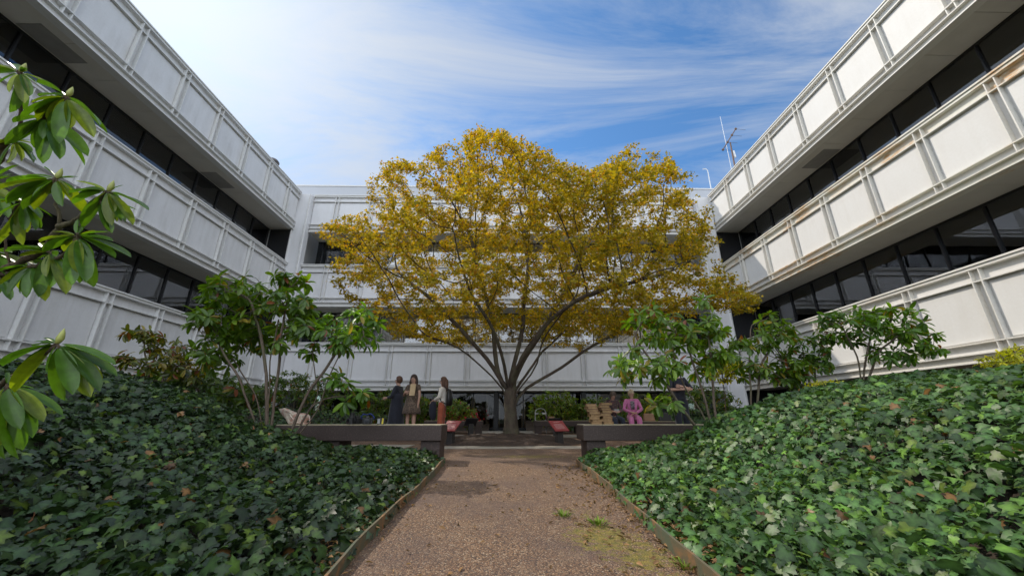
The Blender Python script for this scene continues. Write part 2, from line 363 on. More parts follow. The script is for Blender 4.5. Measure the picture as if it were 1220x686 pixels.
for side in 'RLB':
    W = wing(side); u0, u1 = ext[side]
    pm = M['panel_'+side.lower()]
    for fl, T in enumerate(TOPS):
        tm = (M['fl_r2'] if fl == 1 else M['fl_r']) if side == 'R' else M['fl_l']
        b = MB(); b.box(*W(u0, u1, .13, .33, T-2.12, T-.03)); band = b.build('wall_band', pm, bld)
        c = MB(); c.box(*W(u0, u1, -.03, .36, T-.05, T)); c.box(*W(u0, u1, .0, .34, T-.13, T-.052)); c.build('coping', tm, band, bevel=.006)
        t = MB()
        for bx_ in ((.01, .128, T-.445, T-.415), (.0, .128, T-1.90, T-1.87), (-.01, .32, T-2.15, T-2.122)):
            MB().box(*W(u0, u1, *bx_)).build('trim', tm, band)
        if side == 'R' and fl == 1: MB().box(*W(u0, u1, .121, .1285, T-.413, T-.135)).build('channel', tm, band)
        s = MB(); s.box(*W(u0, u1, .10, .32, T-2.31, T-2.152)); s.box(*W(u0, u1, .04, .32, T-2.35, T-2.312)); s.build('fascia', tm, band)
        rr = [q for q in ribs[side] if q > 1.5 or side == 'B']; edges = [u0]+rr+[u1]
        for a, bb in zip(edges[:-1], edges[1:]):
            g0 = a+(.16 if a != u0 else .05); g1 = bb-(.16 if bb != u1 else .05)
            if g1-g0 > .2: MB().box(*W(g0, g1, .098, .129, T-1.83, T-.49)).build('panel', pm, band, bevel=.008)
        for k in rr:
            rb = MB()
            for d in (-.1, .1):
                rb.box(*W(k+d-.011, k+d+.011, .012, .127, T-.413, T-.135)); rb.box(*W(k+d-.013, k+d+.013, -.003, .127, T-1.868, T-.447)); rb.box(*W(k+d-.011, k+d+.011, .012, .127, T-2.12, T-1.902))
            rb.build('rib', M['fl_r'] if side == 'R' else tm, band)
        # soffit, made of boards with open joints
        sf = MB(); x = u0; sf.box(*W(u0, u1, .30, RIN+.3, T-2.20, T-2.17))
        while x < u1-.01:
            e = min(x+1.24, u1); sf.box(*W(x, e-.012, .325, RIN+.12, T-2.345, T-2.205)); x += 1.24
        sf.build('soffit', M['soffit'], bld)
        # floor slab / roof behind the band
        fb = MB()
        if fl < 2:
            fb.box(*W(u0, u1, .34, 5.8, T-1.55, T-1.4)); fb.build('floor_slab', M['room'], bld)
        else:
            fb.box(*W(u0, u1, .34, 5.9, T-.75, T-.5)); fb.build('roof', M['roof'], bld)
        # ribbon window below this band
        zt = T-2.35; zb = (TOPS[fl-1]-1.4) if fl else 0.0
        win = MB(); win.box(*W(u0, u1, RIN, RIN+.07, zt-.07, zt)); win.box(*W(u0, u1, RIN, RIN+.07, zb+.002, zb+(.12 if fl == 0 else .35)))
        wo_ = win.build('ribbon_window', M['frame'], bld)
        gl = MB(); gl.box(*W(u0, u1, RIN+.03, RIN+.036, zb+.12, zt-.07)); gl.build('glass', M['glass'] if fl else M['glass_low'], wo_)
        ml = MB(); inn = MB(); x = u0+.3 if side == 'B' else 9.0-1.255*13
        i = 0; rs = random.Random(ord(side)*7+fl)
        while x < u1:
            if x > u0+.1:
                if x > 3 or side == 'B': MB().box(*W(x-.022, x+.022, RIN-.03, RIN+.028, zb+.12, zt-.072)).build('mullion', M['frame'], wo_)
                else: ml.box(*W(x-.03, x+.03, RIN-.03, RIN+.028, zb+.12, zt-.072))
                inn.box(*W(x-.10, x+.10, RIN+.04, RIN+.10, zb+.12, zt-.072))
            q = rs.random(); zl = zt-.1
            if fl and q < .42:
                wd = rs.choice((.35, .6, 1.1)); s0 = x+.08 if rs.random() < .5 else x+1.17-wd
                n = int(wd/.09); bl = MB()
                for j in range(n):
                    uu = s0+j*.09; bl.box(*W(uu, uu+.075, RIN+.22, RIN+.235, zb+.1, zl))
                bl.build('blind', M['blind'], wo_)
            x += 1.255 if side != 'B' else 1.297
        inn.box(*W(u0, u1, RIN+.04, RIN+.12, zt-.15, zt-.072))
        if ml.v: tag(ml.build('mullion', M['frame'], wo_), kind='stuff')
        inn.build('inner_frame', M['iframe'], wo_)
        rm = MB()
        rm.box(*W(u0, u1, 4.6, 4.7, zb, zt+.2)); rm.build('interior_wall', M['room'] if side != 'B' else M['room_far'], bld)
        cl = MB(); cl.box(*W(u0, u1, RIN+.31, 4.59, zt+.10, zt+.14)); cl.build('office_ceiling', M['ceil'], bld)
        pa = MB(); x = u0+2.5
        while x < u1:
            if rs.random() < .6: MB().box(*W(x, x+.1, RIN+.5, 4.55, zb+.01, zt+.09)).build('partition', M['ceil'], bld)
            x += 3.76
    ow = MB(); ow.box(*W(u0, u1, 5.81, 6.0, -.5, 12.3)); ow.build('outer_wall', M['panel_b'], bld)
# corner piers with edge trims, corner blocks
for sx_, xa, xb in ((-1, -11.9, -11.10), (1, 10.85, 11.72)):
    b = MB(); b.box(xa, xb, 19.2, 19.6, -.02, 12.66); pr = b.build('corner_pier', M['panel_b'], bld)
    t = MB()
    for x in (xa+.06, xb-.08): t.box(x, x+.022, 19.12, 19.199, .2, 12.62)
    t.build('trim', M['fl_l'], pr)
    b = MB(); b.box(xa-.3*sx_*0+(.0), xb, 19.62, 25.2, -.02, 12.3)
    b2 = MB(); x0, x1 = (-17.7, -11.9) if sx_ < 0 else (11.9, 17.6); b2.box(x0, x1, 19.24, 25.3, -.5, 12.4); b2.build('corner_block', M['panel_b'], bld)
    for k, T in enumerate(TOPS):
        zt = T-2.36; zb = TOPS[k-1]+.0 if k else 0
        a, c = (-12.99, xa-.02) if sx_ < 0 else (xb+.02, 12.94)
        if c-a > .1: MB().box(a, c, 19.18, 19.21, zb, zt).build('return_glazing', M['frame'], bld)
# side-wing and ground floor piers
for side in 'RL':
    W = wing(side); pb = MB()
    for u in (15.6, 8.6, 1.6):
        MB().box(*W(u-.25, u+.25, .5, 1.0, 0, TOPS[0]-2.352)).build('ground_pier', M['panel_b'], bld)
W = wing('B'); pb = MB()
for u in (-7.8, -.5, 3.9, 7.8): MB().box(*W(u-.11, u+.11, .5, .7, 0, TOPS[0]-2.352)).build('ground_post', M['frame'], bld)
# set back wall above the far wing, seen over the top band
b = MB(); b.box(-15, 15, 21.4, 24, 12.2, 14.62); pe = b.build('rooftop_storey', M['pent'], bld); b = MB(); b.box(-15.05, 15.05, 21.36, 24.05, 14.62, 14.70); b.build('coping', M['fl_l'], pe)
# soffit access panels
for side, q in (('R', ((1003, 178), (958, 199))), ('L', ((236, 205), (277, 224))), ('L', ((20, 28), (60, 40)))):
    p0 = at_z(*q[0], 10.4); p1 = at_z(*q[1], 10.4); u0 = min(p0.y, p1.y); W = wing(side)
    MB().box(*W(u0, u0+1.2, .62, 1.28, 10.395, 10.402)).build('access_panel', M['vent'], bld)

# ---------------------------------------------------------------- ground
def structure(name, mb, mat, **k): o = mb.build(name, mat, **k); o['kind'] = 'structure'; return o
structure('ground', MB().box(-400, 400, -400, 400, -1.2, -.70), M['lawn'])
PX0, PX1 = -.80, .94
def basez(Y): return -.046*max(0, 5.6-Y)
plaza_poly = [(-.95, 5.6), (1.1, 5.6), (2.6, 5.75), (4.2, 6.8), (5.6, 9.0), (5.6, 16.6), (2.8, 17.4), (2.8, 19.0), (-2.8, 19.0), (-2.8, 17.4), (-5.6, 16.6), (-5.6, 9.0), (-4.2, 6.8), (-2.7, 5.75)]
def pathmesh():
    b = MB(); ys = np.linspace(-5, 5.62, 20)
    for a in ys: b.v += [(PX0-.02, a, basez(a)+.002), (PX1+.02, a, basez(a)+.002)]
    for i in range(len(ys)-1): b.f.append((2*i, 2*i+1, 2*i+3, 2*i+2))
    return b
structure('path', pathmesh(), M['path'])
b = MB(); b.v = [(x, y, .0) for x, y in plaza_poly]; b.f = [tuple(range(len(plaza_poly)))]; structure('plaza_paving', b, M['path'])
b = MB(); b.box(-1.4, 1.7, 8.1, 8.75, .001, .012); b.box(-4.6, -2.0, 8.0, 9.2, .001, .012); b.box(2.3, 5.2, 7.9, 8.7, .001, .012); b.box(1.3, 4.5, 12.9, 14.6, .001, .012); b.box(-4.4, -1.2, 12.9, 14.6, .001, .012); b.box(-1.1, 1.2, 14.7, 18.8, .001, .012)
structure('concrete_slabs', b, M['conc'])
def mound():
    nr, na = 14, 48; V = []; F = []
    for i in range(nr+1):
        r = i/nr
        for k in range(na):
            t = 2*math.pi*k/na; x = .0+2.05*r*math.cos(t); y = 10.75+2.2*r*math.sin(t)
            z = .17*(1-r**2.2)+.025*math.sin(7*x+2)*math.cos(6*y)*(1-r)+rng.normal()*.012*(1 if r < .98 else 0)+.005
            V.append((x, y, z))
    for i in range(nr):
        for k in range(na):
            k2 = (k+1) % na; F.append((i*na+k, (i+1)*na+k, (i+1)*na+k2, i*na+k2))
    b = MB(); b.v = V; b.f = F; return b
structure('mulch_bed', mound(), M['mulch'], smooth=True)
def seg_sdf(px, py, poly):
    """signed distance, negative inside"""
    n = len(poly); d = np.full(px.shape, 1e9); ins = np.zeros(px.shape, bool)
    for i in range(n):
        ax, ay = poly[i]; bx, by = poly[(i+1) % n]; ex, ey = bx-ax, by-ay
        t = np.clip(((px-ax)*ex+(py-ay)*ey)/(ex*ex+ey*ey), 0, 1)
        d = np.minimum(d, np.hypot(px-ax-t*ex, py-ay-t*ey))
        c = ((ay > py) != (by > py)) & (px < (bx-ax)*(py-ay)/(by-ay+1e-12)+ax); ins ^= c
    return np.where(ins, -d, d)
PL = [0, .12, .5, 1.2, 1.6, 2.2, 2.9, 3.8, 5.0, 9]; PLz = [.0, .04, .03, .07, .20, .42, .70, .88, .98, 1.0]
PR = [0, .12, .5, 1.2, 1.8, 2.7, 3.5, 4.2, 5.0, 9]; PRz = [.0, .04, .05, .19, .47, .73, .85, .92, .96, .98]
def hnoise(x, y): return .035*np.sin(1.7*x+.6*y+1)+.03*np.sin(2.6*y-1.1*x)+.018*np.sin(5.1*x+4.3*y)
def bank_z(x, y):
    x = np.asarray(x, float); y = np.asarray(y, float)
    sp = np.where(x < 0, PX0-x, x-PX1)                       # distance from the path's edge
    sq = seg_sdf(x, y, plaza_poly)
    s = np.where(y < 5.6, np.minimum(np.maximum(sp, 0), 1.9*np.maximum(sq, 0)+.25*np.maximum(sp, 0)), 1.5*np.maximum(sq, 0))
    z = np.where(x < 0, np.interp(s, PL, PLz), np.interp(s, PR, PRz))
    z = z + hnoise(x, y)*np.clip(s/1.2, 0, 1)
    far = np.clip((y-7)/2, 0, 1); z = z*(1-.22*far)
    z = z - .046*np.clip(5.6-y, 0, 20)*np.clip(1-s/2.5, 0, 1)
    return z
def bed(name, x0, x1, y0, y1, st=.15):
    xs = np.arange(x0, x1+1e-6, st*np.sign(x1-x0)); ys = np.arange(y0, y1+1e-6, st)
    X, Y = np.meshgrid(xs, ys); Z = bank_z(X, Y)-.02
    sq = seg_sdf(X, Y, plaza_poly); Z = np.where(sq < .02, -.08, Z)
    nx, ny = len(xs), len(ys); V = np.stack([X, Y, Z], -1).reshape(-1, 3); idx = np.arange(nx*ny).reshape(ny, nx)
    F = np.stack([idx[:-1, :-1], idx[:-1, 1:], idx[1:, 1:], idx[1:, :-1]], -1).reshape(-1, 4)
    if x1 < x0: F = F[:, ::-1]
    o = mesh_obj(name, V, F, M['soil'], smooth=True); o['kind'] = 'structure'; return o
bed('planting_bed', PX0-.02, -12.9, -2, 20.5); bed('planting_bed', PX1+.02, 12.9, -2, 20.5)
# thin steel edging on both sides of the path
for X, lab in ((PX0, 'rusty greenish steel edging strip along the left side of the path'), (PX1, 'rusty orange steel edging strip along the right side of the path')):
    b = MB(); ys = np.linspace(-2, 5.5, 40)
    for i, y in enumerate(ys):
        dx = .012*math.sin(y*1.9+X)+.006*math.sin(y*7); z = basez(y); h = .075+.008*math.sin(3*y+X)
        b.v += [(X+dx-.007, y, z-.05), (X+dx+.007, y, z-.05), (X+dx+.007, y, z+h), (X+dx-.007, y, z+h)]
    for i in range(len(ys)-1):
        a = 4*i
        for j in range(4): b.f.append((a+j, a+(j+1) % 4, a+4+(j+1) % 4, a+4+j))
    b.f += [(0, 3, 2, 1), (4*len(ys)-4, 4*len(ys)-3, 4*len(ys)-2, 4*len(ys)-1)]
    tag(b.build('path_edging', M['edging']), lab, 'edging', 'steel edging strips of the path')

# ---------------------------------------------------------------- leaves: templates
def ivy_template():
    o = [(0, .06), (.24, -.10), (.50, .10), (.38, .36), (.42, .62), (.22, .62), (0, .98), (-.22, .62), (-.42, .62), (-.38, .36), (-.50, .10), (-.24, -.10)]
    v = [(0, .38, .02)]+[(x, y, .18*abs(x)-.55*((x)**2+(y-.38)**2)+.05*(i % 2)) for i, (x, y) in enumerate(o)]
    f = [(0, 1+i, 1+(i+1) % 12) for i in range(12)]; f = [(a, c, b) for a, b, c in f]
    return np.array(v), np.array(f)
def long_template(width=.30, droop=.18, fold=.35, rows=7):
    v = []; f = []
    for i in range(rows+1):
        t = i/rows; wd = width*.5*(max(0, 1-(2*(t**1.12)-1)**2)**.58)*(1 if 0 < t < 1 else 0)+.006
        z = -droop*t*t; v += [(-wd, t, z+wd*fold), (-wd*.5, t, z+wd*fold*.28), (0, t, z), (wd*.5, t, z+wd*fold*.28), (wd, t, z+wd*fold)]
    for i in range(rows):
        for j in range(4):
            a = i*5+j; f.append((a, a+1, a+6, a+5))
    return np.array(v), np.array(f)
def maple_template():
    v = [(0, 0, 0), (.48, .30, .04), (.20, .46, .0), (0, 1.0, -.1), (-.20, .46, 0), (-.48, .30, .04)]
    return np.array(v), np.array([(0, 2, 1), (0, 3, 2), (0, 4, 3), (0, 5, 4)])[:, ::-1]
IVY = ivy_template(); IVM = np.array([1.9]+[1.15, .7]*6); LONG = long_template(.35, .22); MAPLE = maple_template()

# ---------------------------------------------------------------- ivy
def unit(a): return a/(np.linalg.norm(a, axis=-1, keepdims=True)+1e-9)
def ivy_patch(name, label, x0, x1, y0, y1, dens, size, keep=None, dead=.012, sun_gain=1.0):
    n = int(abs(x1-x0)*(y1-y0)*dens); x = rng.uniform(min(x0, x1), max(x0, x1), n); y = rng.uniform(y0, y1, n)
    k = seg_sdf(x, y, plaza_poly) > .05
    if keep is not None: k &= keep(x, y)
    x, y = x[k], y[k]; n = len(x)
    z = bank_z(x, y); e = .05; gx = (bank_z(x+e, y)-z)/e; gy = (bank_z(x, y+e)-z)/e
    nr = unit(np.stack([-gx, -gy, np.ones(n)], -1)); lay = rng.beta(2.2, 1.2, n)
    th = np.clip(.01+.15*lay, 0, .16)*np.clip((np.where(x < 0, PX0-x, x-PX1)*(y < 5.6)+(y >= 5.6)*1.)/.25, .35, 1)
    pos = np.stack([x, y, z], -1)+nr*th[:, None]
    cl = np.sin(x*3.1+y*2.3)*np.sin(y*3.7-x*1.9)
    nn = unit(nr*1.0+rng.normal(size=(n, 3))*.62*np.array([1, 1, .6])+np.array([0, -.25, .1]))
    yd = rng.normal(size=(n, 3))*.75+np.array([0, -.35, -.35])-nr*.2
    yd = yd-nn*np.sum(yd*nn, 1, keepdims=True)
    near = np.hypot(x, y)
    sc_ = size*(rng.uniform(.5, 1.0, n)**.9)*np.where(rng.random(n) < .25, .62, 1)
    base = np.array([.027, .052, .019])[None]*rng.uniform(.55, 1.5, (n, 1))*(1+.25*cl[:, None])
    base = base*sun_gain; yg = rng.random(n); base = np.where((yg < .18)[:, None], base*np.array([1.9, 1.75, 1.0]), base)  # sun and shade put into leaf colour: lighter on sunlit bank, darker on shaded
    base = np.where((yg > .93)[:, None], np.array([.11, .15, .025])*rng.uniform(.6, 1.2, (n, 1)), base)
    dd = rng.random(n) < dead; base = np.where(dd[:, None], np.array([.22, .10, .05])*rng.uniform(.5, 1.3, (n, 1)), base)
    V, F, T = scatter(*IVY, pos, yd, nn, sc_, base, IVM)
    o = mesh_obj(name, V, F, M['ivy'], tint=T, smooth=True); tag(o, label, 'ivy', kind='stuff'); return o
near_l = lambda x, y: (x < PX0-.03)
near_r = lambda x, y: (x > PX1+.03)
ivy_patch('ivy', 'dark shaded ivy covering the bank left of the path', PX0, -4.2, .2, 6.6, 1300, .084, near_l, sun_gain=.85)
ivy_patch('ivy', 'dark ivy on the far left of the shaded bank', -4.2, -9, .8, 9.0, 650, .09, sun_gain=.72)
ivy_patch('ivy', 'sunlit ivy covering the bank right of the path', PX1, 4.6, .2, 6.6, 1350, .080, near_r, sun_gain=2.0)
ivy_patch('ivy', 'sunlit ivy on the crest of the right bank', 4.6, 9.5, .8, 9.0, 700, .085, sun_gain=1.75)
ivy_patch('ivy', 'ivy in the bed behind the benches on the left', -10.5, -2.6, 9, 19, 130, .15)
ivy_patch('ivy', 'ivy in the bed behind the benches on the right', 2.6, 10.5, 9, 19, 130, .15, sun_gain=1.3)
# dry leaves and twigs lying along both edgings
def litter(n, fx, name, label):
    y = rng.uniform(1.2, 5.4, n); x = fx(rng.random(n), n); z = basez(5)*0+np.array([basez(a) for a in y])+.012
    inb = (x < PX0) | (x > PX1); z = np.where(inb, bank_z(x, y)+.035, z)
    nn = unit(rng.normal(size=(n, 3))*.35+np.array([0, 0, 1])); yd = rng.normal(size=(n, 3)); yd -= nn*np.sum(yd*nn, 1, keepdims=True)
    c = np.array([.26, .15, .07])*rng.uniform(.4, 1.5, (n, 1))*np.array([1, 1, 1]); 
    V, F, T = scatter(*long_template(.4, .3, .8, 3), np.stack([x, y, z], -1), yd, nn, rng.uniform(.015, .05, n), c)
    tag(mesh_obj(name, V, F, M['litter'], tint=T), label, 'leaf litter', kind='stuff')
litter(1300, lambda r, n: PX0-.02-.16*r**1.3, 'leaf_litter', 'dry brown leaves lying behind the left edging')
litter(1300, lambda r, n: PX1+.02+.18*r**1.3, 'leaf_litter', 'dry brown leaves lying behind the right edging')
litter(600, lambda r, n: PX1-.02-.45*r**2.2, 'leaf_litter', 'bits of dry leaf on the gravel by the right edging')
litter(170, lambda r, n: PX0+.03+1.5*r**1.5, 'leaf_litter', 'stray dry leaves scattered on the path')
def grass_tuft(x, y, n, h, label):
    a = rng.uniform(0, 6.28, n); r = rng.uniform(0, .05, n); pos = np.stack([x+r*np.cos(a), y+r*np.sin(a), np.full(n, basez(y)+.001)], -1)
    yd = np.stack([np.cos(a)*.5, np.sin(a)*.5, np.ones(n)], -1)+rng.normal(size=(n, 3))*.2
    V, F, T = scatter(*long_template(.12, .3, .3, 3), pos, yd, np.stack([-np.cos(a), -np.sin(a), np.full(n, .3)], -1), rng.uniform(.5, 1, n)*h, np.array([.16, .24, .03])*rng.uniform(.6, 1.3, (n, 1)))
    tag(mesh_obj('grass_tuft', V, F, M['litter'], tint=T), label, 'weeds', 'weeds growing in the path')
grass_tuft(.42, 3.15, 60, .06, 'small bright green weed tuft in the path, left of the other tuft')
grass_tuft(.62, 2.95, 50, .07, 'small bright green weed tuft beside the moss patch')
grass_tuft(.90, 2.25, 30, .07, 'small weed tuft against the right edging')

# ---------------------------------------------------------------- growing woody plants
def grow(seeds, attr, D, kill, infl, iters=120, grav=(0, 0, 0), jitter=.05):
    """space colonisation; seeds = list of (pos, parent)"""
    P = [Vector(p) for p, _ in seeds]; par = [q for _, q in seeds]; A = [Vector(a) for a in attr]; g = Vector(grav)
    for it in range(iters):
        if not A: break
        kd = kdtree.KDTree(len(P))
        for i, p in enumerate(P): kd.insert(p, i)
        kd.balance(); acc = {}; rest = []
        for a in A:
            co, i, d = kd.find(a)
            if d < kill: continue
            rest.append(a)
            if d < infl: acc.setdefault(i, Vector((0, 0, 0))); acc[i] += (a-co).normalized()
        if not acc: break
        n0 = len(P)
        for i, v in acc.items():
            if v.length < 1e-3: continue
            v = v.normalized()+g+Vector((random.gauss(0, jitter), random.gauss(0, jitter), random.gauss(0, jitter)))
            q = P[i]+v.normalized()*D
            if par[i] >= 0 and (q-P[par[i]]).length < D*.4: continue
            co, j, d = kd.find(q)
            if d < D*.35: continue
            P.append(q); par.append(i)
        if len(P) == n0: break
        A = rest
    return P, par
def radii(P, par, tip, base, n=2.4):
    ch = [[] for _ in P]
    for i, q in enumerate(par):
        if q >= 0: ch[q].append(i)
    r = [0]*len(P)
    for i in range(len(P)-1, -1, -1): r[i] = tip if not ch[i] else sum(r[c]**n for c in ch[i])**(1/n)
    root = max(r); k = math.log(base/tip)/math.log(root/tip) if root > tip*1.01 else 1
    return [tip*(x/tip)**k for x in r], ch
def wood_mesh(P, ch, par, r, rmin=0, smooth_it=1, flare=None):
    mb = MB()
    Q = [p.copy() for p in P]
    for _ in range(smooth_it):
        Q2 = [p.copy() for p in Q]
        for i in range(len(P)):
            if par[i] >= 0 and ch[i]:
                c = max(ch[i], key=lambda j: r[j]); Q2[i] = Q[i]*.5+(Q[par[i]]+Q[c])*.25
        Q = Q2
    starts = [i for i, q in enumerate(par) if q < 0]; st = [(s, None) for s in starts]
    while st:
        i, pr = st.pop(); chain = [] if pr is None else [Q[pr]]; rr = [] if pr is None else [r[i]]
        cur = i
        while True:
            chain.append(Q[cur]); rr.append(r[cur]); cs = sorted(ch[cur], key=lambda j: -r[j])
            for c in cs[1:]:
                if r[c] >= rmin: st.append((c, cur))
            if not cs or r[cs[0]] < rmin: break
            cur = cs[0]
        if len(chain) > 1:
            mx = max(rr); mb.tube(chain, rr, 14 if mx > .08 else 8 if mx > .03 else 5 if mx > .008 else 4, cap=False)
    return mb, Q
# ---- the maple
TY = 10.9
TRUNK = [(609, 519, 0), (609, 505, 0), (608.5, 492, 0), (608, 480, 0), (606, 469, 0)]
LIMBS = [  # pixels traced along each limb, with its own depth relative to the trunk
 (3, [(598, 460, -.05), (588, 449, -.15), (571, 435, -.35), (557, 420, -.6), (535, 408, -.9), (505, 400, -1.2)]),
 (4, [(597, 452, 0), (586, 436, .1), (573, 420, .3), (550, 392, .6), (515, 358, .9), (475, 325, 1.1)]),
 (4, [(599, 458, .05), (592, 444, .2), (589, 420, .3), (588, 390, .4), (575, 340, .5), (560, 280, .5)]),
 (4, [(604, 453, -.1), (601, 436, -.4), (598, 420, -.7), (590, 395, -1.1), (560, 350, -1.6)]),
 (4, [(607, 453, 0), (613, 432, 0), (619, 410, 0), (624, 375, .1), (630, 320, .2), (622, 260, .3)]),
 (4, [(613, 452, .1), (622, 432, .3), (633, 415, .5), (650, 385, .8), (680, 335, 1.2), (705, 280, 1.5)]),
 (3, [(620, 459, -.1), (634, 446, -.3), (643, 432, -.5), (641, 418, -.7), (655, 390, -1.0), (690, 350, -1.5)]),
 (2, [(617, 469, .05), (638, 455, .1), (657, 445, .1), (679, 431, .1), (694, 418, .1), (735, 395, 0), (790, 372, -.2), (830, 355, -.4)]),
 (3, [(614, 463, .2), (630, 440, .8), (650, 415, 1.5), (680, 385, 2.2)]),
 (3, [(603, 463, .2), (592, 445, .9), (575, 420, 1.6), (545, 390, 2.4)]),
 (4, [(611, 450, -.15), (628, 420, -.8), (655, 380, -1.5), (700, 350, -2.0), (760, 335, -2.3)]),
 (4, [(620, 425, .0), (660, 370, -.1), (720, 345, -.2), (800, 325, -.2)]),
]
seeds = [(at(x, y, TY+d), i-1) for i, (x, y, d) in enumerate(TRUNK)]
for root, pts in LIMBS:
    prev = root; pp = seeds[root][0]
    for (x, y, d) in pts:
        q = at(x, y, TY+d); n = max(1, int((q-pp).length/.28))
        for k in range(1, n+1):
            t = k/n; v = pp.lerp(q, t)
            if k < n: v += Vector((random.gauss(0, .025), random.gauss(0, .025), random.gauss(0, .025)))
            seeds.append((v, prev)); prev = len(seeds)-1
        pp = q
top_px = [(388, 292), (398, 262), (436, 240), (452, 214), (472, 184), (500, 190), (530, 170), (550, 160), (572, 143), (600, 152), (625, 168), (650, 176), (668, 190), (695, 190), (722, 190), (738, 170), (762, 165), (790, 186), (816, 203), (828, 224), (826, 246), (842, 268), (858, 286), (862, 305), (872, 335), (905, 352)]
bot_px = [(388, 305), (400, 345), (425, 370), (445, 395), (480, 404), (520, 412), (560, 398), (600, 385), (640, 392), (670, 405), (700, 412), (735, 398), (770, 395), (810, 400), (850, 385), (880, 378), (905, 360)]
tw = [at(x, y, TY) for x, y in top_px]; bw = [at(x, y, TY) for x, y in bot_px]
twx = np.array([p.x for p in tw]); twz = np.array([p.z for p in tw]); o_ = np.argsort(twx); twx, twz = twx[o_], twz[o_]
bwx = np.array([p.x for p in bw]); bwz = np.array([p.z for p in bw]); o_ = np.argsort(bwx); bwx, bwz = bwx[o_], bwz[o_]
XA, XB = max(twx[0], bwx[0]), min(twx[-1], bwx[-1])
def crown_pts(n):
    out = []
    while len(out) < n:
        x = random.uniform(XA, XB); dy = random.uniform(-4.2, 4.2); c = .2
        t = abs(x-c)/(max(XB-c, c-XA)); depth = 4.1*math.sqrt(max(0, 1-min(1, t)**2.2))
        if abs(dy) > depth+.3: continue
        q = (dy/(depth+.3)); sh = math.sqrt(max(0, 1-q*q))
        xq = c+(x-c)/max(.45, sh)+.35*mnoise.noise(Vector((x*.9, dy, x*.3)))                    # look up the outline further out when away from the mid plane
        if xq < XA or xq > XB: continue
        zt = np.interp(xq, twx, twz); zb = np.interp(xq, bwx, bwz); zm = zb+(zt-zb)*.35
        persp = (TY+dy)/TY
        zt2 = zm+(zt-zm)*(.35+.65*sh)*(1+.10*mnoise.noise(Vector((x*1.1, dy*1.1, 7)))); zb2 = zb+.0*sh
        if dy < 0: zt2 = min(zt2, CZ+(zt-CZ)*persp*.985); zb2 = max(zb2, CZ+(zb-CZ)*.96)
        else: zb2 = zb2+.6*(-q if q < 0 else q)
        if zt2 <= zb2: continue
        # bias to the outer shell and horizontal layers
        s = random.random(); z = zb2+(zt2-zb2)*s
        if s < .62 and x < 2 and random.random() < .35: continue
        if math.sin(z*2*math.pi/.95+x*.9+dy*.6) < -.15 and random.random() < .85: continue
        if random.random() < .5*max(0, 1-abs(s-.35)*3) and abs(q) < .6 and t < .55: continue
        if mnoise.noise(Vector((x*.75, dy*.75, z*1.5+3))) < .04+.06*(1-q*q) and random.random() < .96: continue
        out.append((x, TY+dy, z))
    return out
P, par = grow(seeds, crown_pts(6500), .17, .24, 3.5, 150, (0, 0, .02), .10)
r_, ch_ = radii(P, par, .005, .165, 2.35)
for i in range(len(TRUNK)): r_[i] = (.235, .185, .165, .165, .17)[i]
mb, Q = wood_mesh(P, ch_, par, r_, .0)
maple = thing('maple_tree', 'large spreading maple with yellow and olive leaves, growing from the round mulch bed', 'tree', tuple(P[0]))
mb.build('trunk', M['bark'], maple, smooth=True)
tips = np.array([tuple(Q[i]) for i in range(len(P)) if r_[i] < .0105 and i >= len(seeds)-0])
print('maple nodes', len(P), 'leafy nodes', len(tips))
NL = 112000; LPN = max(4, int(NL/max(1, len(tips))))
ctr = np.repeat(tips, LPN, axis=0); n = len(ctr)
pos = ctr+rng.normal(size=(n, 3))*np.array([.082, .082, .04])
pos[:, 2] -= .04*rng.random(n)
nn = unit(rng.normal(size=(n, 3))*.55+np.array([0, 0, 1])); yd = unit(rng.normal(size=(n, 3))+unit(pos-np.array([0, TY, 5]))*.6); yd -= nn*np.sum(yd*nn, 1, keepdims=True); yd[:, 2] -= .25
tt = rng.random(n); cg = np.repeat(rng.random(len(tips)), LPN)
lit_side = np.clip((pos[:, 2]-3)/6+.25*np.sin(pos[:, 0]*1.3+pos[:, 1])+.22*(-pos[:, 0]/5), 0, 1)  # yellower towards top and left: the backlit side painted into leaf colour
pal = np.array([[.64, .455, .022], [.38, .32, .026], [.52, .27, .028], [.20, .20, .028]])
sel = np.select([tt < .16+.40*lit_side*(.5+cg), tt < .80, tt < .86], [0, 1, 2], 3)
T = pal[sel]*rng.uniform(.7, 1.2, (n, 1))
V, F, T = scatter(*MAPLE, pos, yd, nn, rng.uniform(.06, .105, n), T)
mesh_obj('crown', V, F, M['maple'], maple, T, off=maple.location)

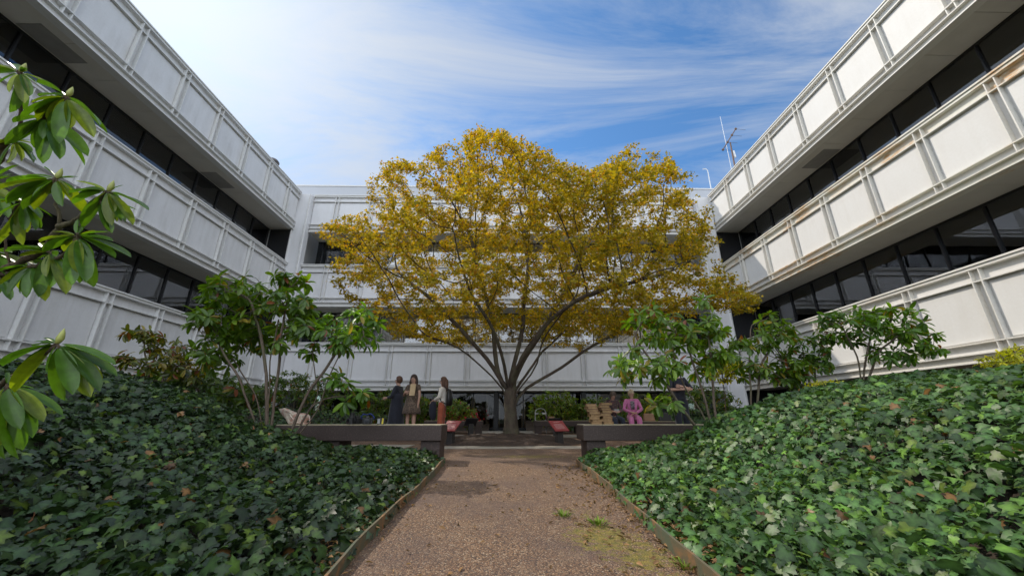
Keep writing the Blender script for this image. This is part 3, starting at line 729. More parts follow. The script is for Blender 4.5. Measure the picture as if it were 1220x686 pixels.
# ---- rhododendrons
def whorl_leaves(tips, dirs, nl, ln, tint, droopf=.5, var=.35, yel=.05):
    pos = []; yd = []; nr = []; scl = []; tn = []
    for (p, d) in zip(tips, dirs):
        p = Vector(p); d = Vector(d).normalized(); a = d.orthogonal().normalized(); c = d.cross(a); k = random.randint(nl[0], nl[1]); ph = random.random()*6
        for j in range(k):
            t = ph+j*2.4+random.gauss(0, .2); lift = random.uniform(-.55, .45) if j > 2 else random.uniform(.1, .9)
            out = a*math.cos(t)+c*math.sin(t)+d*lift; out.z -= droopf*random.uniform(.2, 1.2); out.normalize()
            up_ = d*1.2+Vector((0, 0, .8))+Vector((random.gauss(0, .3), random.gauss(0, .3), 0))
            pos.append(tuple(p-d*ln*.12*random.random()+out*ln*.08)); yd.append(tuple(out)); nr.append(tuple(up_)); scl.append(ln*random.uniform(1-var, 1.08))
            u = random.random(); tc_ = np.array(tint)*random.uniform(.8, 1.7)*np.array((1.35, 1.12, .8))
            if u < yel: tc_ = np.array((.26, .20, .03))*random.uniform(.6, 1.2)
            elif u < yel*1.35: tc_ = np.array((.22, .07, .03))
            elif u < yel+.25: tc_ = tc_*np.array((1.7, 1.45, 1))
            tn.append(tc_)
    pos = np.array(pos); yd = np.array(yd); nr = np.array(nr); scl = np.array(scl); tn = np.array(tn)
    return scatter(*LONG, pos, yd, nr, scl, tn)
def rhodo(label, base, lobes, n_attr, ln=.14, tint=(.045, .10, .022), D=.11, kill=.20, rb=.035, stems=None, nl=(6, 10), name='rhododendron', cat='shrub', group='rhododendrons round the courtyard', wood='stem', yel=.05, droopf=.5):
    """lobes: (centre, rx, ry, rz) ellipsoids where leaf clusters sit; stems: list of polylines from the base"""
    sd = [(Vector(base), -1)]
    for poly in (stems or []):
        prev = 0; pp = Vector(base)
        for q in poly:
            q = Vector(q); n = max(1, int((q-pp).length/D))
            for k in range(1, n+1):
                v = pp.lerp(q, k/n)+Vector((random.gauss(0, .008), random.gauss(0, .008), random.gauss(0, .008))); sd.append((v, prev)); prev = len(sd)-1
            pp = q
    n_attr = int(n_attr*3.4); kill *= .58; D *= .8; ln *= 1.22; rb *= .62; nl = (nl[0]+2, nl[1]+3)
    vol = [l[1]*l[2]*l[3] for l in lobes]; A = []
    while len(A) < n_attr:
        l = random.choices(lobes, vol)[0]; v = Vector((random.gauss(0, 1), random.gauss(0, 1), random.gauss(0, 1))).normalized()*random.random()**.28
        if v.z < -.3 and random.random() < .5: continue
        A.append((l[0][0]+v.x*l[1], l[0][1]+v.y*l[2], l[0][2]+v.z*l[3]))
    P, par = grow(sd, A, D, kill, 4, 90, (0, 0, .08), .06)
    r, ch = radii(P, par, .004, rb, 2.2); mb, Q = wood_mesh(P, ch, par, r)
    t = thing(name, label, cat, tuple(base), group=group); mb.build('stems', M[wood], t, smooth=True)
    tp = []; dr = []
    for i in range(len(P)):
        if par[i] >= 0 and (not ch[i] or (r[i] < .0062 and random.random() < .22)):
            tp.append(Q[i]); dr.append((Q[i]-Q[par[i]]).normalized()+Vector((0, 0, .7)))
    V, F, T = whorl_leaves(tp, dr, nl, ln, tint, yel=yel, droopf=droopf)
    mesh_obj('foliage', V, F, M['rhodo'], t, T, smooth=True, off=t.location); return t
def lobe(x, y, Y, rpx, rpy, ry): 
    c = at(x, y, Y); s = (c.y*math.cos(PITCH)+(c.z-CZ)*math.sin(PITCH))/FPX
    return (tuple(c), rpx*s, ry, rpy*s)
def A_(x, y, Y): return tuple(at(x, y, Y))
def on_bank(x, Y, off=-.05):
    p = at(x, 480, Y); return (p.x, Y, float(bank_z(p.x, Y))+off)
BY = 5.4
# tall one left of the path
rhodo('tall many-stemmed rhododendron on the left bank, in front of the inner building corner', on_bank(330, BY),
      [lobe(282, 352, BY, 42, 22, .5), lobe(345, 335, BY+.2, 22, 12, .3), lobe(345, 365, BY, 28, 22, .45), lobe(255, 385, BY-.2, 24, 18, .4), lobe(300, 395, BY+.3, 50, 22, .5), lobe(258, 425, BY, 22, 20, .4), lobe(363, 392, BY-.1, 22, 13, .3), lobe(333, 412, BY-.3, 14, 8, .2)],
      185, .135, stems=[[A_(318, 445, BY), A_(310, 400, BY), A_(300, 360, BY-.1)], [A_(322, 430, BY), A_(332, 380, BY+.1)], [A_(285, 450, BY-.1), A_(258, 405, BY-.2)], [A_(332, 440, BY+.1), A_(335, 400, BY), A_(343, 350, BY+.1)], [A_(305, 470, BY), A_(285, 440, BY)]], rb=.05)
# leaning one above the left bench
rhodo('rhododendron with stems leaning right over the left stone bench', on_bank(347, 5.1, -.08),
      [lobe(432, 378, 5.2, 22, 14, .3), lobe(420, 402, 5.1, 32, 16, .35), lobe(392, 388, 5.3, 22, 12, .3), lobe(440, 395, 5.2, 14, 12, .25), lobe(367, 418, 5.3, 12, 8, .2), lobe(402, 452, 5.0, 14, 10, .2), lobe(432, 470, 5.0, 12, 9, .2), lobe(405, 487, 4.9, 7, 5, .1)],
      92, .13, stems=[[A_(367, 465, 5.1), A_(385, 445, 5.1), A_(405, 415, 5.15), A_(425, 385, 5.2)], [A_(375, 478, 5.1), A_(400, 470, 5.0), A_(430, 472, 5.0)], [A_(378, 490, 5.0), A_(392, 448, 5.0), A_(405, 420, 5.1)], [A_(380, 470, 5.2), A_(372, 430, 5.3)]], rb=.036, tint=(.05, .12, .025))
# sparse one far left
rhodo('sparse brownish rhododendron in front of the left facade', on_bank(183, 5.6),
      [lobe(172, 398, 5.6, 22, 9, .3), lobe(160, 430, 5.5, 18, 8, .3), lobe(205, 418, 5.8, 26, 16, .3), lobe(225, 440, 5.8, 26, 16, .4), lobe(180, 440, 5.6, 20, 9, .3)],
      85, .10, stems=[[A_(178, 440, 5.6), A_(170, 408, 5.6)], [A_(195, 445, 5.7), A_(207, 420, 5.8)]], rb=.03, tint=(.05, .075, .025), yel=.22)
rhodo('low bushy rhododendron filling the gap behind the left bank', on_bank(240, 6.4),
      [lobe(235, 458, 6.4, 48, 14, .5), lobe(290, 470, 6.3, 38, 14, .5), lobe(200, 448, 6.4, 30, 12, .4)], 130, .12, rb=.03, tint=(.035, .075, .02))
# right side: over the right bench
rhodo('tall rhododendron whose stems rise at the end of the right stone bench', on_bank(848, 5.3, -.08),
      [lobe(768, 378, 5.2, 26, 16, .3), lobe(800, 400, 5.3, 34, 22, .4), lobe(745, 440, 5.1, 26, 13, .3), lobe(845, 392, 5.5, 20, 20, .3), lobe(835, 360, 5.5, 12, 7, .2), lobe(790, 440, 5.0, 30, 20, .35), lobe(790, 480, 5.0, 20, 12, .3), lobe(850, 425, 5.4, 24, 12, .3), lobe(835, 440, 5.3, 16, 10, .2)],
      155, .125, stems=[[A_(822, 500, 5.2), A_(800, 468, 5.15), A_(775, 430, 5.2), A_(755, 400, 5.2)], [A_(836, 490, 5.25), A_(815, 460, 5.2), A_(800, 420, 5.2)], [A_(850, 470, 5.35), A_(848, 430, 5.4), A_(840, 385, 5.5)], [A_(838, 470, 5.3), A_(828, 440, 5.3), A_(816, 400, 5.3)]], rb=.05, tint=(.06, .13, .025), yel=.09)
rhodo('rhododendron with forked stem beside the white corner pier', on_bank(886, 5.7),
      [lobe(915, 378, 5.8, 18, 8, .2), lobe(905, 405, 5.8, 34, 12, .35), lobe(880, 415, 5.7, 16, 12, .3), lobe(930, 395, 5.9, 24, 12, .3), lobe(895, 440, 5.8, 20, 12, .3), lobe(935, 440, 6.0, 26, 16, .4)],
      100, .115, stems=[[A_(893, 450, 5.7), A_(893, 420, 5.75), A_(895, 385, 5.8)], [A_(905, 435, 5.8), A_(925, 405, 5.9)]], rb=.034, tint=(.05, .11, .025), yel=.07)
rhodo('rhododendron on the crest of the right bank, left of the widest one', on_bank(965, 5.9),
      [lobe(960, 425, 6.0, 30, 22, .4), lobe(975, 405, 6.0, 26, 12, .3), lobe(945, 448, 6.0, 22, 12, .3)], 95, .10, stems=[[A_(962, 440, 5.9), A_(955, 415, 6.0)], [A_(970, 440, 5.9), A_(980, 405, 6.0)]], rb=.03, tint=(.04, .095, .022))
rhodo('widest rhododendron on the crest of the sunlit right bank', on_bank(1030, 5.5),
      [lobe(1005, 382, 5.5, 30, 14, .4), lobe(1055, 378, 5.5, 36, 14, .4), lobe(1085, 398, 5.5, 28, 12, .35), lobe(1040, 400, 5.4, 44, 10, .4), lobe(1095, 418, 5.4, 24, 10, .3), lobe(1060, 425, 5.4, 30, 10, .3)],
      165, .11, stems=[[A_(1022, 425, 5.5), A_(1005, 395, 5.5)], [A_(1032, 420, 5.5), A_(1040, 390, 5.5)], [A_(1045, 420, 5.5), A_(1075, 395, 5.5)]], rb=.034, tint=(.045, .11, .022))
# yellow-green azaleas on the right crest
def azalea(label, base, lobes, n, ln=.045, tint=(.25, .30, .03), group='small azaleas on the crest of the right bank', **k):
    return rhodo(label, base, lobes, n, ln, tint, D=.06, kill=.08, rb=.012, nl=(6, 9), name='azalea', cat='shrub', group=group, yel=.02, **k)
azalea('small yellow-green azalea below the rhododendrons on the right bank', on_bank(985, 5.3), [lobe(985, 462, 5.3, 24, 10, .25)], 110)
azalea('small yellow-green azalea at the right edge, under the lowest wall band', on_bank(1205, 4.9), [lobe(1200, 432, 4.9, 24, 13, .3), lobe(1225, 424, 4.9, 22, 14, .3)], 170)
azalea('yellow-green azalea seen between the stems by the corner pier', on_bank(860, 6.4), [lobe(862, 440, 6.4, 24, 16, .3)], 90, .06)
# bushes behind the far benches
def far_shrub(label, X, Y, w_, h, n, tint, name='shrub', flowers=False):
    zb = float(bank_z(X, Y)) if Y > 0 else 0
    t = rhodo(label, (X, Y, zb-.05), [((X, Y, zb+h*.6), w_, .7, h*.45), ((X+w_*.5, Y, zb+h*.45), w_*.6, .6, h*.35), ((X-w_*.5, Y, zb+h*.5), w_*.6, .6, h*.38)], n, .13, tint, D=.16, kill=.2, rb=.03, nl=(6, 9), name=name, group='bushes behind the far benches')
    if flowers:
        n = 160; pos = np.array([X+.5, Y-.5, zb+.55])+rng.normal(size=(n, 3))*np.array([.38, .2, .16]); nn = unit(rng.normal(size=(n, 3))+np.array([0, -1, .5]))
        yd = rng.normal(size=(n, 3)); V, F, T = scatter(*MAPLE, pos, yd, nn, rng.uniform(.05, .09, n), np.array([.45, .02, .04])*rng.uniform(.6, 1.2, (n, 1)))
        tag(mesh_obj('flowers', V, F, M['litter'], t, T, off=t.location), kind='stuff')
    return t
far_shrub('tall green bush behind the far left bench, seen left of the standing people', -4.6, 16.6, 1.3, 1.7, 170, (.04, .08, .02))
far_shrub('green bush directly behind the three standing people', -3.0, 17.3, .9, 1.5, 90, (.05, .10, .022))
far_shrub('light green bush with red blossom beside the woman in rust trousers', -2.1, 16.6, .9, 1.25, 130, (.07, .13, .025), flowers=True)
far_shrub('rounded light green bush behind the far right bench', 2.1, 16.9, 1.15, 1.65, 170, (.07, .13, .025))
far_shrub('dark green bush behind the stack of books', 3.7, 16.8, 1.0, 1.45, 120, (.05, .10, .02))
far_shrub('green bush behind the two seated women', 5.1, 15.6, .9, 1.5, 110, (.05, .10, .022))
far_shrub('dark bush in the far left corner of the courtyard', -7.6, 14.5, 1.4, 1.6, 140, (.035, .075, .02))
far_shrub('dark bush in the far right corner of the courtyard', 7.6, 15.5, 1.4, 1.2, 100, (.04, .085, .02))

# ---- foreground rhododendron, close to the camera on the left
def foreground():
    at = lambda x, y, d: Vector(ray(x, y)*d)+Vector((0, 0, CZ))
    T0 = thing('rhododendron', 'rhododendron close to the camera at the left edge, with big backlit leaves and buds', 'shrub', (-2.3, 1.35, .15), group='rhododendrons round the courtyard')
    wood = MB(); bud = MB(); pos = []; yd = []; nr = []; scl = []; tn = []
    def pth(pts, r0, r1):
        pp = [Vector(at(*p)) for p in pts]; n = len(pp); fine = []
        for i in range(n-1):
            for k in range(4):
                t = k/4; a = pp[max(0, i-1)]; b = pp[i]; c = pp[i+1]; d = pp[min(n-1, i+2)]
                fine.append(.5*((2*b)+(c-a)*t+(2*a-5*b+4*c-d)*t*t+(3*b-a-3*c+d)*t**3))
        fine.append(pp[-1]); m = len(fine)
        fine = [f+Vector((random.gauss(0, .002), random.gauss(0, .002), random.gauss(0, .002))) for f in fine]
        wood.tube(fine, [r0+(r1-r0)*i/(m-1) for i in range(m)], 8); return fine
    def leaf(p, q, nrm, ln, tint=None):
        p = Vector(p); d = (Vector(q)-p); 
        pos.append(tuple(p)); yd.append(tuple(d)); nr.append(tuple(nrm)); scl.append(ln)
        u = random.random(); c = np.array((.065, .14, .018))*random.uniform(.75, 1.4)
        if u < .35: c = np.array((.15, .20, .018))*random.uniform(.8, 1.2)
        elif u < .27: c = np.array((.22, .17, .03))
        tn.append(np.array(tint) if tint else c)
    # leaves listed as base pixel, tip pixel (traced), depth of base and tip, tilt
    def whorl(x, y, Y, leaves, budsz=.013):
        c = Vector(at(x, y, Y))
        for (tx, ty, dY) in leaves:
            q = Vector(at(tx, ty, Y+dY*.55)); d = q-c; ln = d.length
            side = Vector((random.gauss(0, .25), -.55+random.gauss(0, .3), 1.0))
            st = c+d*.10; wood.tube([c, st+Vector((0, 0, -.002))], [.0022, .0016], 5)
            leaf(st, q, side, ln*.80)
        for _ in range(11):
            tx, ty, dY = random.choice(leaves); q = Vector(at(tx, ty, Y+dY*.55)); d = q-c; ln = d.length*random.uniform(.7, 1.0)
            d = (d.normalized()+Vector((random.gauss(0, .45), abs(random.gauss(0, .5)), random.gauss(0, .4)))).normalized()*ln
            leaf(c+d*.08, c+d, Vector((random.gauss(0, .3), -.4, 1)), ln*random.uniform(.6, .85))
        if budsz: MB().tube([c, c+Vector((.003, 0, budsz)), c+Vector((.004, 0, budsz*2.1)), c+Vector((.004, 0, budsz*3.0))], [budsz*.35, budsz*.62, budsz*.4, .0006], 8).build('bud', M['bud'], T0, smooth=True)
    # main boughs
    pth([(-60, 330, 1.35), (5, 300, 1.3), (38, 210, 1.25), (60, 150, 1.2), (85, 112, 1.15)], .013, .006) if False else None
    pth([(-80, 260, 1.45), (-20, 205, 1.38), (0, 190, 1.35), (5, 172, 1.33), (22, 160, 1.3), (45, 146, 1.27), (62, 130, 1.24), (76, 118, 1.22)], .016, .005)
    pth([(24, 158, 1.3), (25, 140, 1.29), (24, 110, 1.28), (23, 84, 1.27)], .006, .0045)
    pth([(-80, 390, 1.4), (-20, 345, 1.32), (0, 325, 1.28), (30, 310, 1.25), (55, 295, 1.22), (68, 273, 1.2), (85, 265, 1.2), (105, 252, 1.18), (128, 229, 1.16)], .014, .0045)
    pth([(0, 328, 1.28), (25, 322, 1.25), (50, 313, 1.22), (75, 305, 1.2), (90, 290, 1.18), (94, 278, 1.16)], .008, .0035)
    pth([(72, 270, 1.2), (70, 250, 1.2), (67, 225, 1.2), (66, 212, 1.2)], .005, .004)
    pth([(12, 320, 1.27), (8, 300, 1.27), (6, 285, 1.27)], .004, .003)
    pth([(10, 262, 1.3), (18, 250, 1.28), (28, 238, 1.26)], .004, .003)
    pth([(-60, 480, 1.15), (-20, 470, 1.1), (10, 452, 1.05), (40, 430, 1.0), (66, 412, .97)], .009, .0045)
    # leaf rosettes (tip pixels read off the photograph)
    whorl(24, 86, 1.27, [(-25, 70, -.02), (28, 78, -.03), (-12, 100, -.05), (5, 110, -.06), (28, 122, -.08), (48, 100, .05), (-15, 82, .05), (18, 140, -.03), (40, 110, .03), (66, 100, .04)])
    whorl(80, 115, 1.22, [(131, 148, -.02), (115, 162, -.05), (66, 172, -.10), (40, 108, .04), (30, 118, -.05), (46, 92, .06), (56, 142, -.03), (100, 128, .08), (11, 138, -.03), (35, 140, .05)])
    whorl(56, 140, 1.26, [(110, 183, -.03), (76, 190, -.06), (50, 197, -.08), (20, 160, -.03), (10, 140, .03), (80, 180, .04), (0, 172, -.03), (48, 165, -.08)])
    whorl(18, 168, 1.31, [(40, 178, -.03), (48, 190, -.02), (-10, 200, -.05), (12, 200, -.04), (-18, 170, 0), (38, 165, .04), (30, 195, .03)], 0)
    whorl(67, 213, 1.2, [(27, 204, -.02), (0, 210, -.03), (-30, 222, -.05), (30, 234, -.06), (70, 246, -.08), (90, 235, -.02), (46, 228, .05), (95, 208, .04), (55, 196, .04), (20, 222, .03), (0, 238, -.02)])
    whorl(129, 228, 1.16, [(186, 246, -.02), (147, 218, .03), (138, 253, -.05), (88, 210, -.03), (100, 225, .03), (130, 270, -.07), (80, 237, .05), (148, 238, .05), (105, 240, -.04), (75, 222, .06), (142, 240, .08)])
    whorl(120, 240, 1.17, [(139, 260, -.05), (133, 278, -.06), (100, 250, .02)], 0)
    whorl(28, 240, 1.26, [(54, 258, -.03), (30, 276, -.05), (0, 290, -.07), (-18, 262, -.05), (49, 275, -.03), (20, 296, -.05), (10, 228, .03), (-15, 235, .0), (15, 285, -.05)], 0)
    whorl(92, 281, 1.17, [(138, 282, -.01), (145, 303, -.03), (90, 325, -.12), (107, 336, -.12), (90, 258, .02), (108, 275, .04), (60, 272, -.02), (132, 272, .04), (114, 310, -.03), (82, 342, -.13), (40, 282, .03), (96, 340, -.08), (75, 290, .05), (48, 296, .03)], 0)
    whorl(60, 300, 1.21, [(50, 330, -.1), (20, 302, -.03), (85, 350, -.09), (0, 292, 0), (46, 285, .06)], 0)
    whorl(40, 315, 1.24, [(56, 358, -.10), (27, 355, -.10), (52, 352, -.13), (0, 352, -.12), (-20, 322, -.03), (8, 335, -.06), (15, 352, -.05), (-12, 340, -.1)], 0)
    whorl(0, 330, 1.28, [(15, 357, -.05), (-25, 355, -.07), (-5, 318, .03), (8, 345, .03), (-20, 330, 0)], 0)
    whorl(68, 409, .97, [(5, 422, -.02), (38, 404, -.04), (92, 470, -.10), (131, 464, -.02), (113, 475, -.04), (47, 447, -.06), (-8, 428, .05), (20, 442, .04), (118, 448, .08), (35, 406, .07)])
    whorl(8, 458, 1.02, [(22, 512, -.12), (60, 500, -.03), (50, 522, -.03), (-10, 540, -.08), (25, 545, -.04), (5, 560, -.06), (-20, 500, -.05), (38, 485, .05), (10, 440, .04), (-15, 560, 0), (15, 530, .04)], 0)
    whorl(-12, 300, 1.3, [(20, 330, -.08), (10, 272, -.04), (-40, 320, 0), (14, 300, .04), (0, 348, -.06)], 0)
    whorl(-15, 220, 1.35, [(14, 235, -.05), (8, 215, -.03), (12, 258, -.06), (-30, 250, 0), (20, 190, .03)], 0)
    wood.build('branches', M['twig'], T0, smooth=True);
    V, F, T = scatter(*long_template(.26, .14, .45, 10), np.array(pos), np.array(yd), np.array(nr), np.array(scl), np.array(tn))
    mesh_obj('foliage', V, F, M['rhodo'], T0, T, smooth=True, off=T0.location)
    # the trunk these boughs come from, just outside the frame
    tr = MB(); a = Vector((-2.3, 1.35, .1))
    for q in ((-80, 260, 1.45), (-80, 390, 1.4), (-60, 480, 1.15)):
        e = at(*q); tr.tube([a, a.lerp(e, .5)+Vector((-.05, 0, .03)), e], [.03, .022, .015], 8)
    tr.build('trunk', M['stem'], T0, smooth=True)
foreground()

# ---------------------------------------------------------------- stone benches
def bench(label, loc, w_=2.25, d_=.55, legs=(.03, 1.4), rz=0, group='dark stone slab benches'):
    t = thing('stone_bench', label, 'bench', loc, rz, group)
    MB().box(0, w_, 0, d_, .275, .470).build('slab', M['granite'], t, local=True, bevel=.008)
    MB().box(.012, w_-.012, .012, d_-.012, .4705, .482).build('seat_top', M['bench_top'], t, local=True, bevel=.004)
    for x in legs: MB().box(x, x+.26, .06, d_-.06, -.05, .274).build('leg', M['granite'], t, local=True, bevel=.006)
    return t
bench('near left dark stone bench, with camera gear and a cloth bag on its top', (-3.12, 5.55, 0), legs=(.62, 1.97))
bench('near right dark stone bench, with stacked books at its end', (1.05, 5.55, 0), 2.35, legs=(.05, 1.75))
bench('far left dark stone bench behind the standing people', (-3.15, 15.7, 0), legs=(.5, 1.95))
bench('far right dark stone bench with a small box on its end', (1.1, 15.7, 0), legs=(.03, 1.6))
bench('dark stone bench carrying the two seated women', (2.85, 11.75, 0), legs=(.1, 1.7))

# ---------------------------------------------------------------- small plaques round the tree
M['plaque'] = simple('red_plaque', (.26, .045, .048), .45, 0, .06, 6, coat=.2); M['plaque_dark'] = simple('dark_plaque', (.03, .03, .035), .3)
M['ptext'] = simple('pale_lettering', (.62, .42, .40), .5); M['post'] = simple('dark_post', (.03, .026, .024), .6, 0, .2, 9)
def plaque(label, x, y, rz, face, zt=.40):
    t = thing('plaque', label, 'plaque', (x, y, .0), rz, 'low slanted plaques round the maple')
    MB().box(-.075, .075, -.06, .06, -.03, zt-.055).build('post', M['post'], t, local=True, bevel=.006)
    c, s = math.cos(R(38)), math.sin(R(38)); b = MB(); L = .17; W_ = .19
    def P_(u, v, h): return (u, v*c-h*s*0+h*(-s), zt+v*s+h*c)
    b.quad_prism([P_(-W_, -L, -.012), P_(W_, -L, -.012), P_(W_, L, -.012), P_(-W_, L, -.012), P_(-W_, -L, .012), P_(W_, -L, .012), P_(W_, L, .012), P_(-W_, L, .012)])
    pl = b.build('panel', face, t, local=True, bevel=.003)
    if face is M['plaque']:
        tx = MB(); rr = random.Random(int(x*100))
        for k in range(7):
            v = .12-.036*k; w0 = rr.uniform(.09, .15) if k else .08
            if k == 1: continue
            u = -w0
            while u < w0:
                e = u+rr.uniform(.012, .04); tx.quad_prism([P_(u, v-.005, .0122), P_(min(e, w0), v-.005, .0122), P_(min(e, w0), v+.005, .0122), P_(u, v+.005, .0122), P_(u, v-.005, .0135), P_(min(e, w0), v-.005, .0135), P_(min(e, w0), v+.005, .0135), P_(u, v+.005, .0135)]); u = e+.008
        tx.build('lettering', M['ptext'], pl, local=True)
    return t
pr_ = at(666, 515, 9.2); plaque('red plaque on a dark post at the right front of the tree', pr_.x, 9.2, R(28), M['plaque'])
pl_ = at(537, 515, 9.2); plaque('red plaque on a dark post, partly behind the near left bench', pl_.x, 9.2, R(-28), M['plaque'])
pb_ = at(561, 510, 12.6); plaque('dark plaque on a post at the left back of the tree', pb_.x, 12.6, R(200), M['plaque_dark'], .46)
pb_ = at(662, 510, 12.8); plaque('dark plaque at the right back of the tree, seen edge on', pb_.x, 12.8, R(160), M['plaque_dark'], .46)

# ---------------------------------------------------------------- things on the benches
BT = .483
M['pages'] = simple('old_page_edges', (.30, .19, .09), .8, 0, .3, 30, .3)
covers = [simple('book_cover', c, .5, 0, .1, 12) for c in ((.30, .16, .07), (.22, .11, .05), (.36, .21, .09), (.17, .08, .04), (.33, .18, .08))]
def ordinal(k, n): return ('bottom book' if k == 0 else 'top book' if k == n-1 else ('second', 'third', 'fourth', 'fifth', 'sixth', 'seventh')[k-1]+' book from the bottom')
for side, x0, n in (('left', 1.245, 8), ('right', 1.400, 8)):
    z = BT
    for k in range(n):
        h = random.uniform(.031, .040); wd = random.uniform(.13, .155); dp = random.uniform(.17, .21); rz = random.gauss(0, .10)
        xx = x0+random.uniform(-.015, .015)+(.0 if side == 'right' else -.006*k+.01)
        t = thing('book', 'tan %s in the %s-hand stack on the near right bench' % (ordinal(k, n), side), 'book', (xx, 5.70, z), rz, 'books stacked on the near right bench')
        c = random.choice(covers); b = MB(); b.box(-wd/2, wd/2, -dp/2, dp/2, .0006, .004).box(-wd/2, wd/2, -dp/2, dp/2, h-.004, h-.0004).box(wd/2-.004, wd/2, -dp/2, dp/2, .004, h-.004); b.build('cover', c, t, local=True)
        MB().box(-wd/2+.006, wd/2-.0045, -dp/2+.005, dp/2-.005, .0042, h-.0042).build('pages', M['pages'], t, local=True); z += h
M['blackplastic'] = simple('black_plastic', (.014, .014, .015), .4, 0, .2, 10, .1); M['lensglass'] = simple('lens_glass', (.01, .01, .02), .05)
M['bluestrap'] = simple('blue_strap', (.03, .05, .22), .7); M['yellow'] = simple('yellow_label', (.62, .50, .04), .5); M['silver'] = simple('pale_grey_plastic', (.35, .36, .36), .5)
M['greyrubber'] = simple('lens_ring', (.05, .05, .05), .7)
def bpos(px_, Y=5.68): return (px_-610)/FPX*(Y*math.cos(PITCH)-.08*math.sin(PITCH))+YAW*Y
def camera_thing(label, px_, Y, rz, strap):
    t = thing('camera', label, 'camera', (bpos(px_, Y), Y, BT), rz, 'camera gear on the near left bench')
    b = MB(); b.box(-.07, .07, -.03, .03, .001, .085); b.box(.035, .069, -.052, -.03, .004, .082); body = b.build('body', M['blackplastic'], t, local=True, bevel=.008)
    MB().quad_prism([(-.03, -.035, .0855), (.025, -.035, .0855), (.025, .03, .0855), (-.03, .03, .0855), (-.018, -.028, .112), (.014, -.028, .112), (.014, .02, .112), (-.018, .02, .112)]).build('viewfinder', M['blackplastic'], t, local=True, bevel=.003)
    l = MB(); l.tube([(-.012, -.031, .043), (-.012, -.075, .043), (-.012, -.077, .043), (-.012, -.12, .043), (-.012, -.121, .043), (-.012, -.14, .043)], [.034, .036, .039, .039, .042, .042], 24); le = l.build('lens', M['greyrubber'], t, smooth=False, local=True)
    MB().tube([(-.012, -.1405, .043), (-.012, -.142, .043)], [.034, .033], 24).build('front_glass', M['lensglass'], le, local=True)
    if strap:
        pts = [(-.07, 0, .07), (-.09, -.03, .10), (-.06, -.05, .135), (-.01, -.02, .125), (.03, -.05, .14), (.06, -.02, .12), (.09, -.01, .085), (.07, 0, .07)]
        fine = []
        for i in range(len(pts)-1):
            for k in range(5): fine.append(Vector(pts[i]).lerp(Vector(pts[i+1]), k/5))
        MB().tube(fine, [.009]*len(fine), 6).build('strap', M['bluestrap'], t, smooth=True, local=True)
camera_thing('black camera with a blue strap on the near left bench', 438, 5.72, R(20), True)
camera_thing('black camera without strap, left of the blue-strapped one', 426, 5.80, R(-35), False)
t = thing('camera_lens', 'tall black lens standing upright on the near left bench', 'lens', (bpos(418), 5.72, BT), 0, 'camera gear on the near left bench')
MB().rings([(0, 0, .001, .042, .042), (0, 0, .02, .042, .042), (0, 0, .022, .034, .034), (0, 0, .08, .034, .034), (0, 0, .082, .037, .037), (0, 0, .12, .037, .037), (0, 0, .122, .032, .032), (0, 0, .155, .032, .032)]).build('barrel', M['blackplastic'], t, local=True)
MB().rings([(0, 0, .086, .0385, .0385), (0, 0, .112, .0385, .0385)]).build('zoom_ring', M['greyrubber'], t, local=True)
t = thing('battery_box', 'small box with a yellow label at the right of the camera gear', 'box', (bpos(454), 5.7, BT), R(8), 'camera gear on the near left bench')
MB().box(-.05, .05, -.03, .03, .001, .085).build('case', M['blackplastic'], t, local=True, bevel=.005)
MB().box(-.045, -.012, -.0325, -.0305, .01, .075).build('label', M['silver'], t, local=True); MB().box(.012, .034, -.0325, -.0305, .006, .08).build('label', M['yellow'], t, local=True)
def mat_cloth(name, c1, c2, c3, sc_=6, th=.5):
    m, nt, p, o = newmat(name); v = obj_co(nt, world=False); n = noise(nt, v, sc_, 4, .6, .6); n2 = noise(nt, v, sc_*2.1, 3, .6, .4)
    col = ramp(nt, n, [(th-.03, c1), (th+.03, c2)]); col = mixc(nt, ramp(nt, n2, [(.56, 0.0), (.62, 1.0)]), col, c3)
    nt.links.new(col, p.inputs['Base Color']); p.inputs['Roughness'].default_value = .85; p.inputs['Sheen Weight'].default_value = .2; bump(nt, p, noise(nt, v, sc_*3, 4, .6), .3, .01); return m
M['totebag'] = mat_cloth('patterned_cotton', (.62, .52, .42), (.50, .28, .22), (.66, .60, .50), 9)
def tote():
    t = thing('cloth_bag', 'open beige cloth bag with pinkish pattern on the left bench', 'bag', (bpos(350), 5.80, BT))
    V = []; F = []; n = 30; rows = 9
    for j in range(rows):
        tt_ = j/(rows-1)
        for k in range(n):
            a = 2*math.pi*k/n; r = .085+.085*tt_+.012*math.sin(5*a+3*tt_)+.008*math.sin(9*a+2); 
            V.append((r*1.25*math.cos(a)-.05*tt_, r*.7*math.sin(a), max(.002, .16*tt_*(1+.35*math.cos(a+math.pi))+.012*math.sin(4*a+tt_*4))))
    for j in range(rows-1):
        for k in range(n): k2 = (k+1) % n; F.append((j*n+k, j*n+k2, (j+1)*n+k2, (j+1)*n+k))
    F.append(tuple(reversed(range(n)))); b = MB(); b.v = V; b.f = F; o = b.build('pouch', M['totebag'], t, smooth=True, local=True)
    m = o.modifiers.new('s', 'SOLIDIFY'); m.thickness = .004
    h = MB(); h.tube([(-.12, -.05, .16), (-.02, -.14, .10), (.08, -.17, .03), (.17, -.15, .006), (.22, -.08, .02), (.16, .0, .11)], [.011]*6, 6); h.build('strap', M['totebag'], t, smooth=True, local=True)
tote()
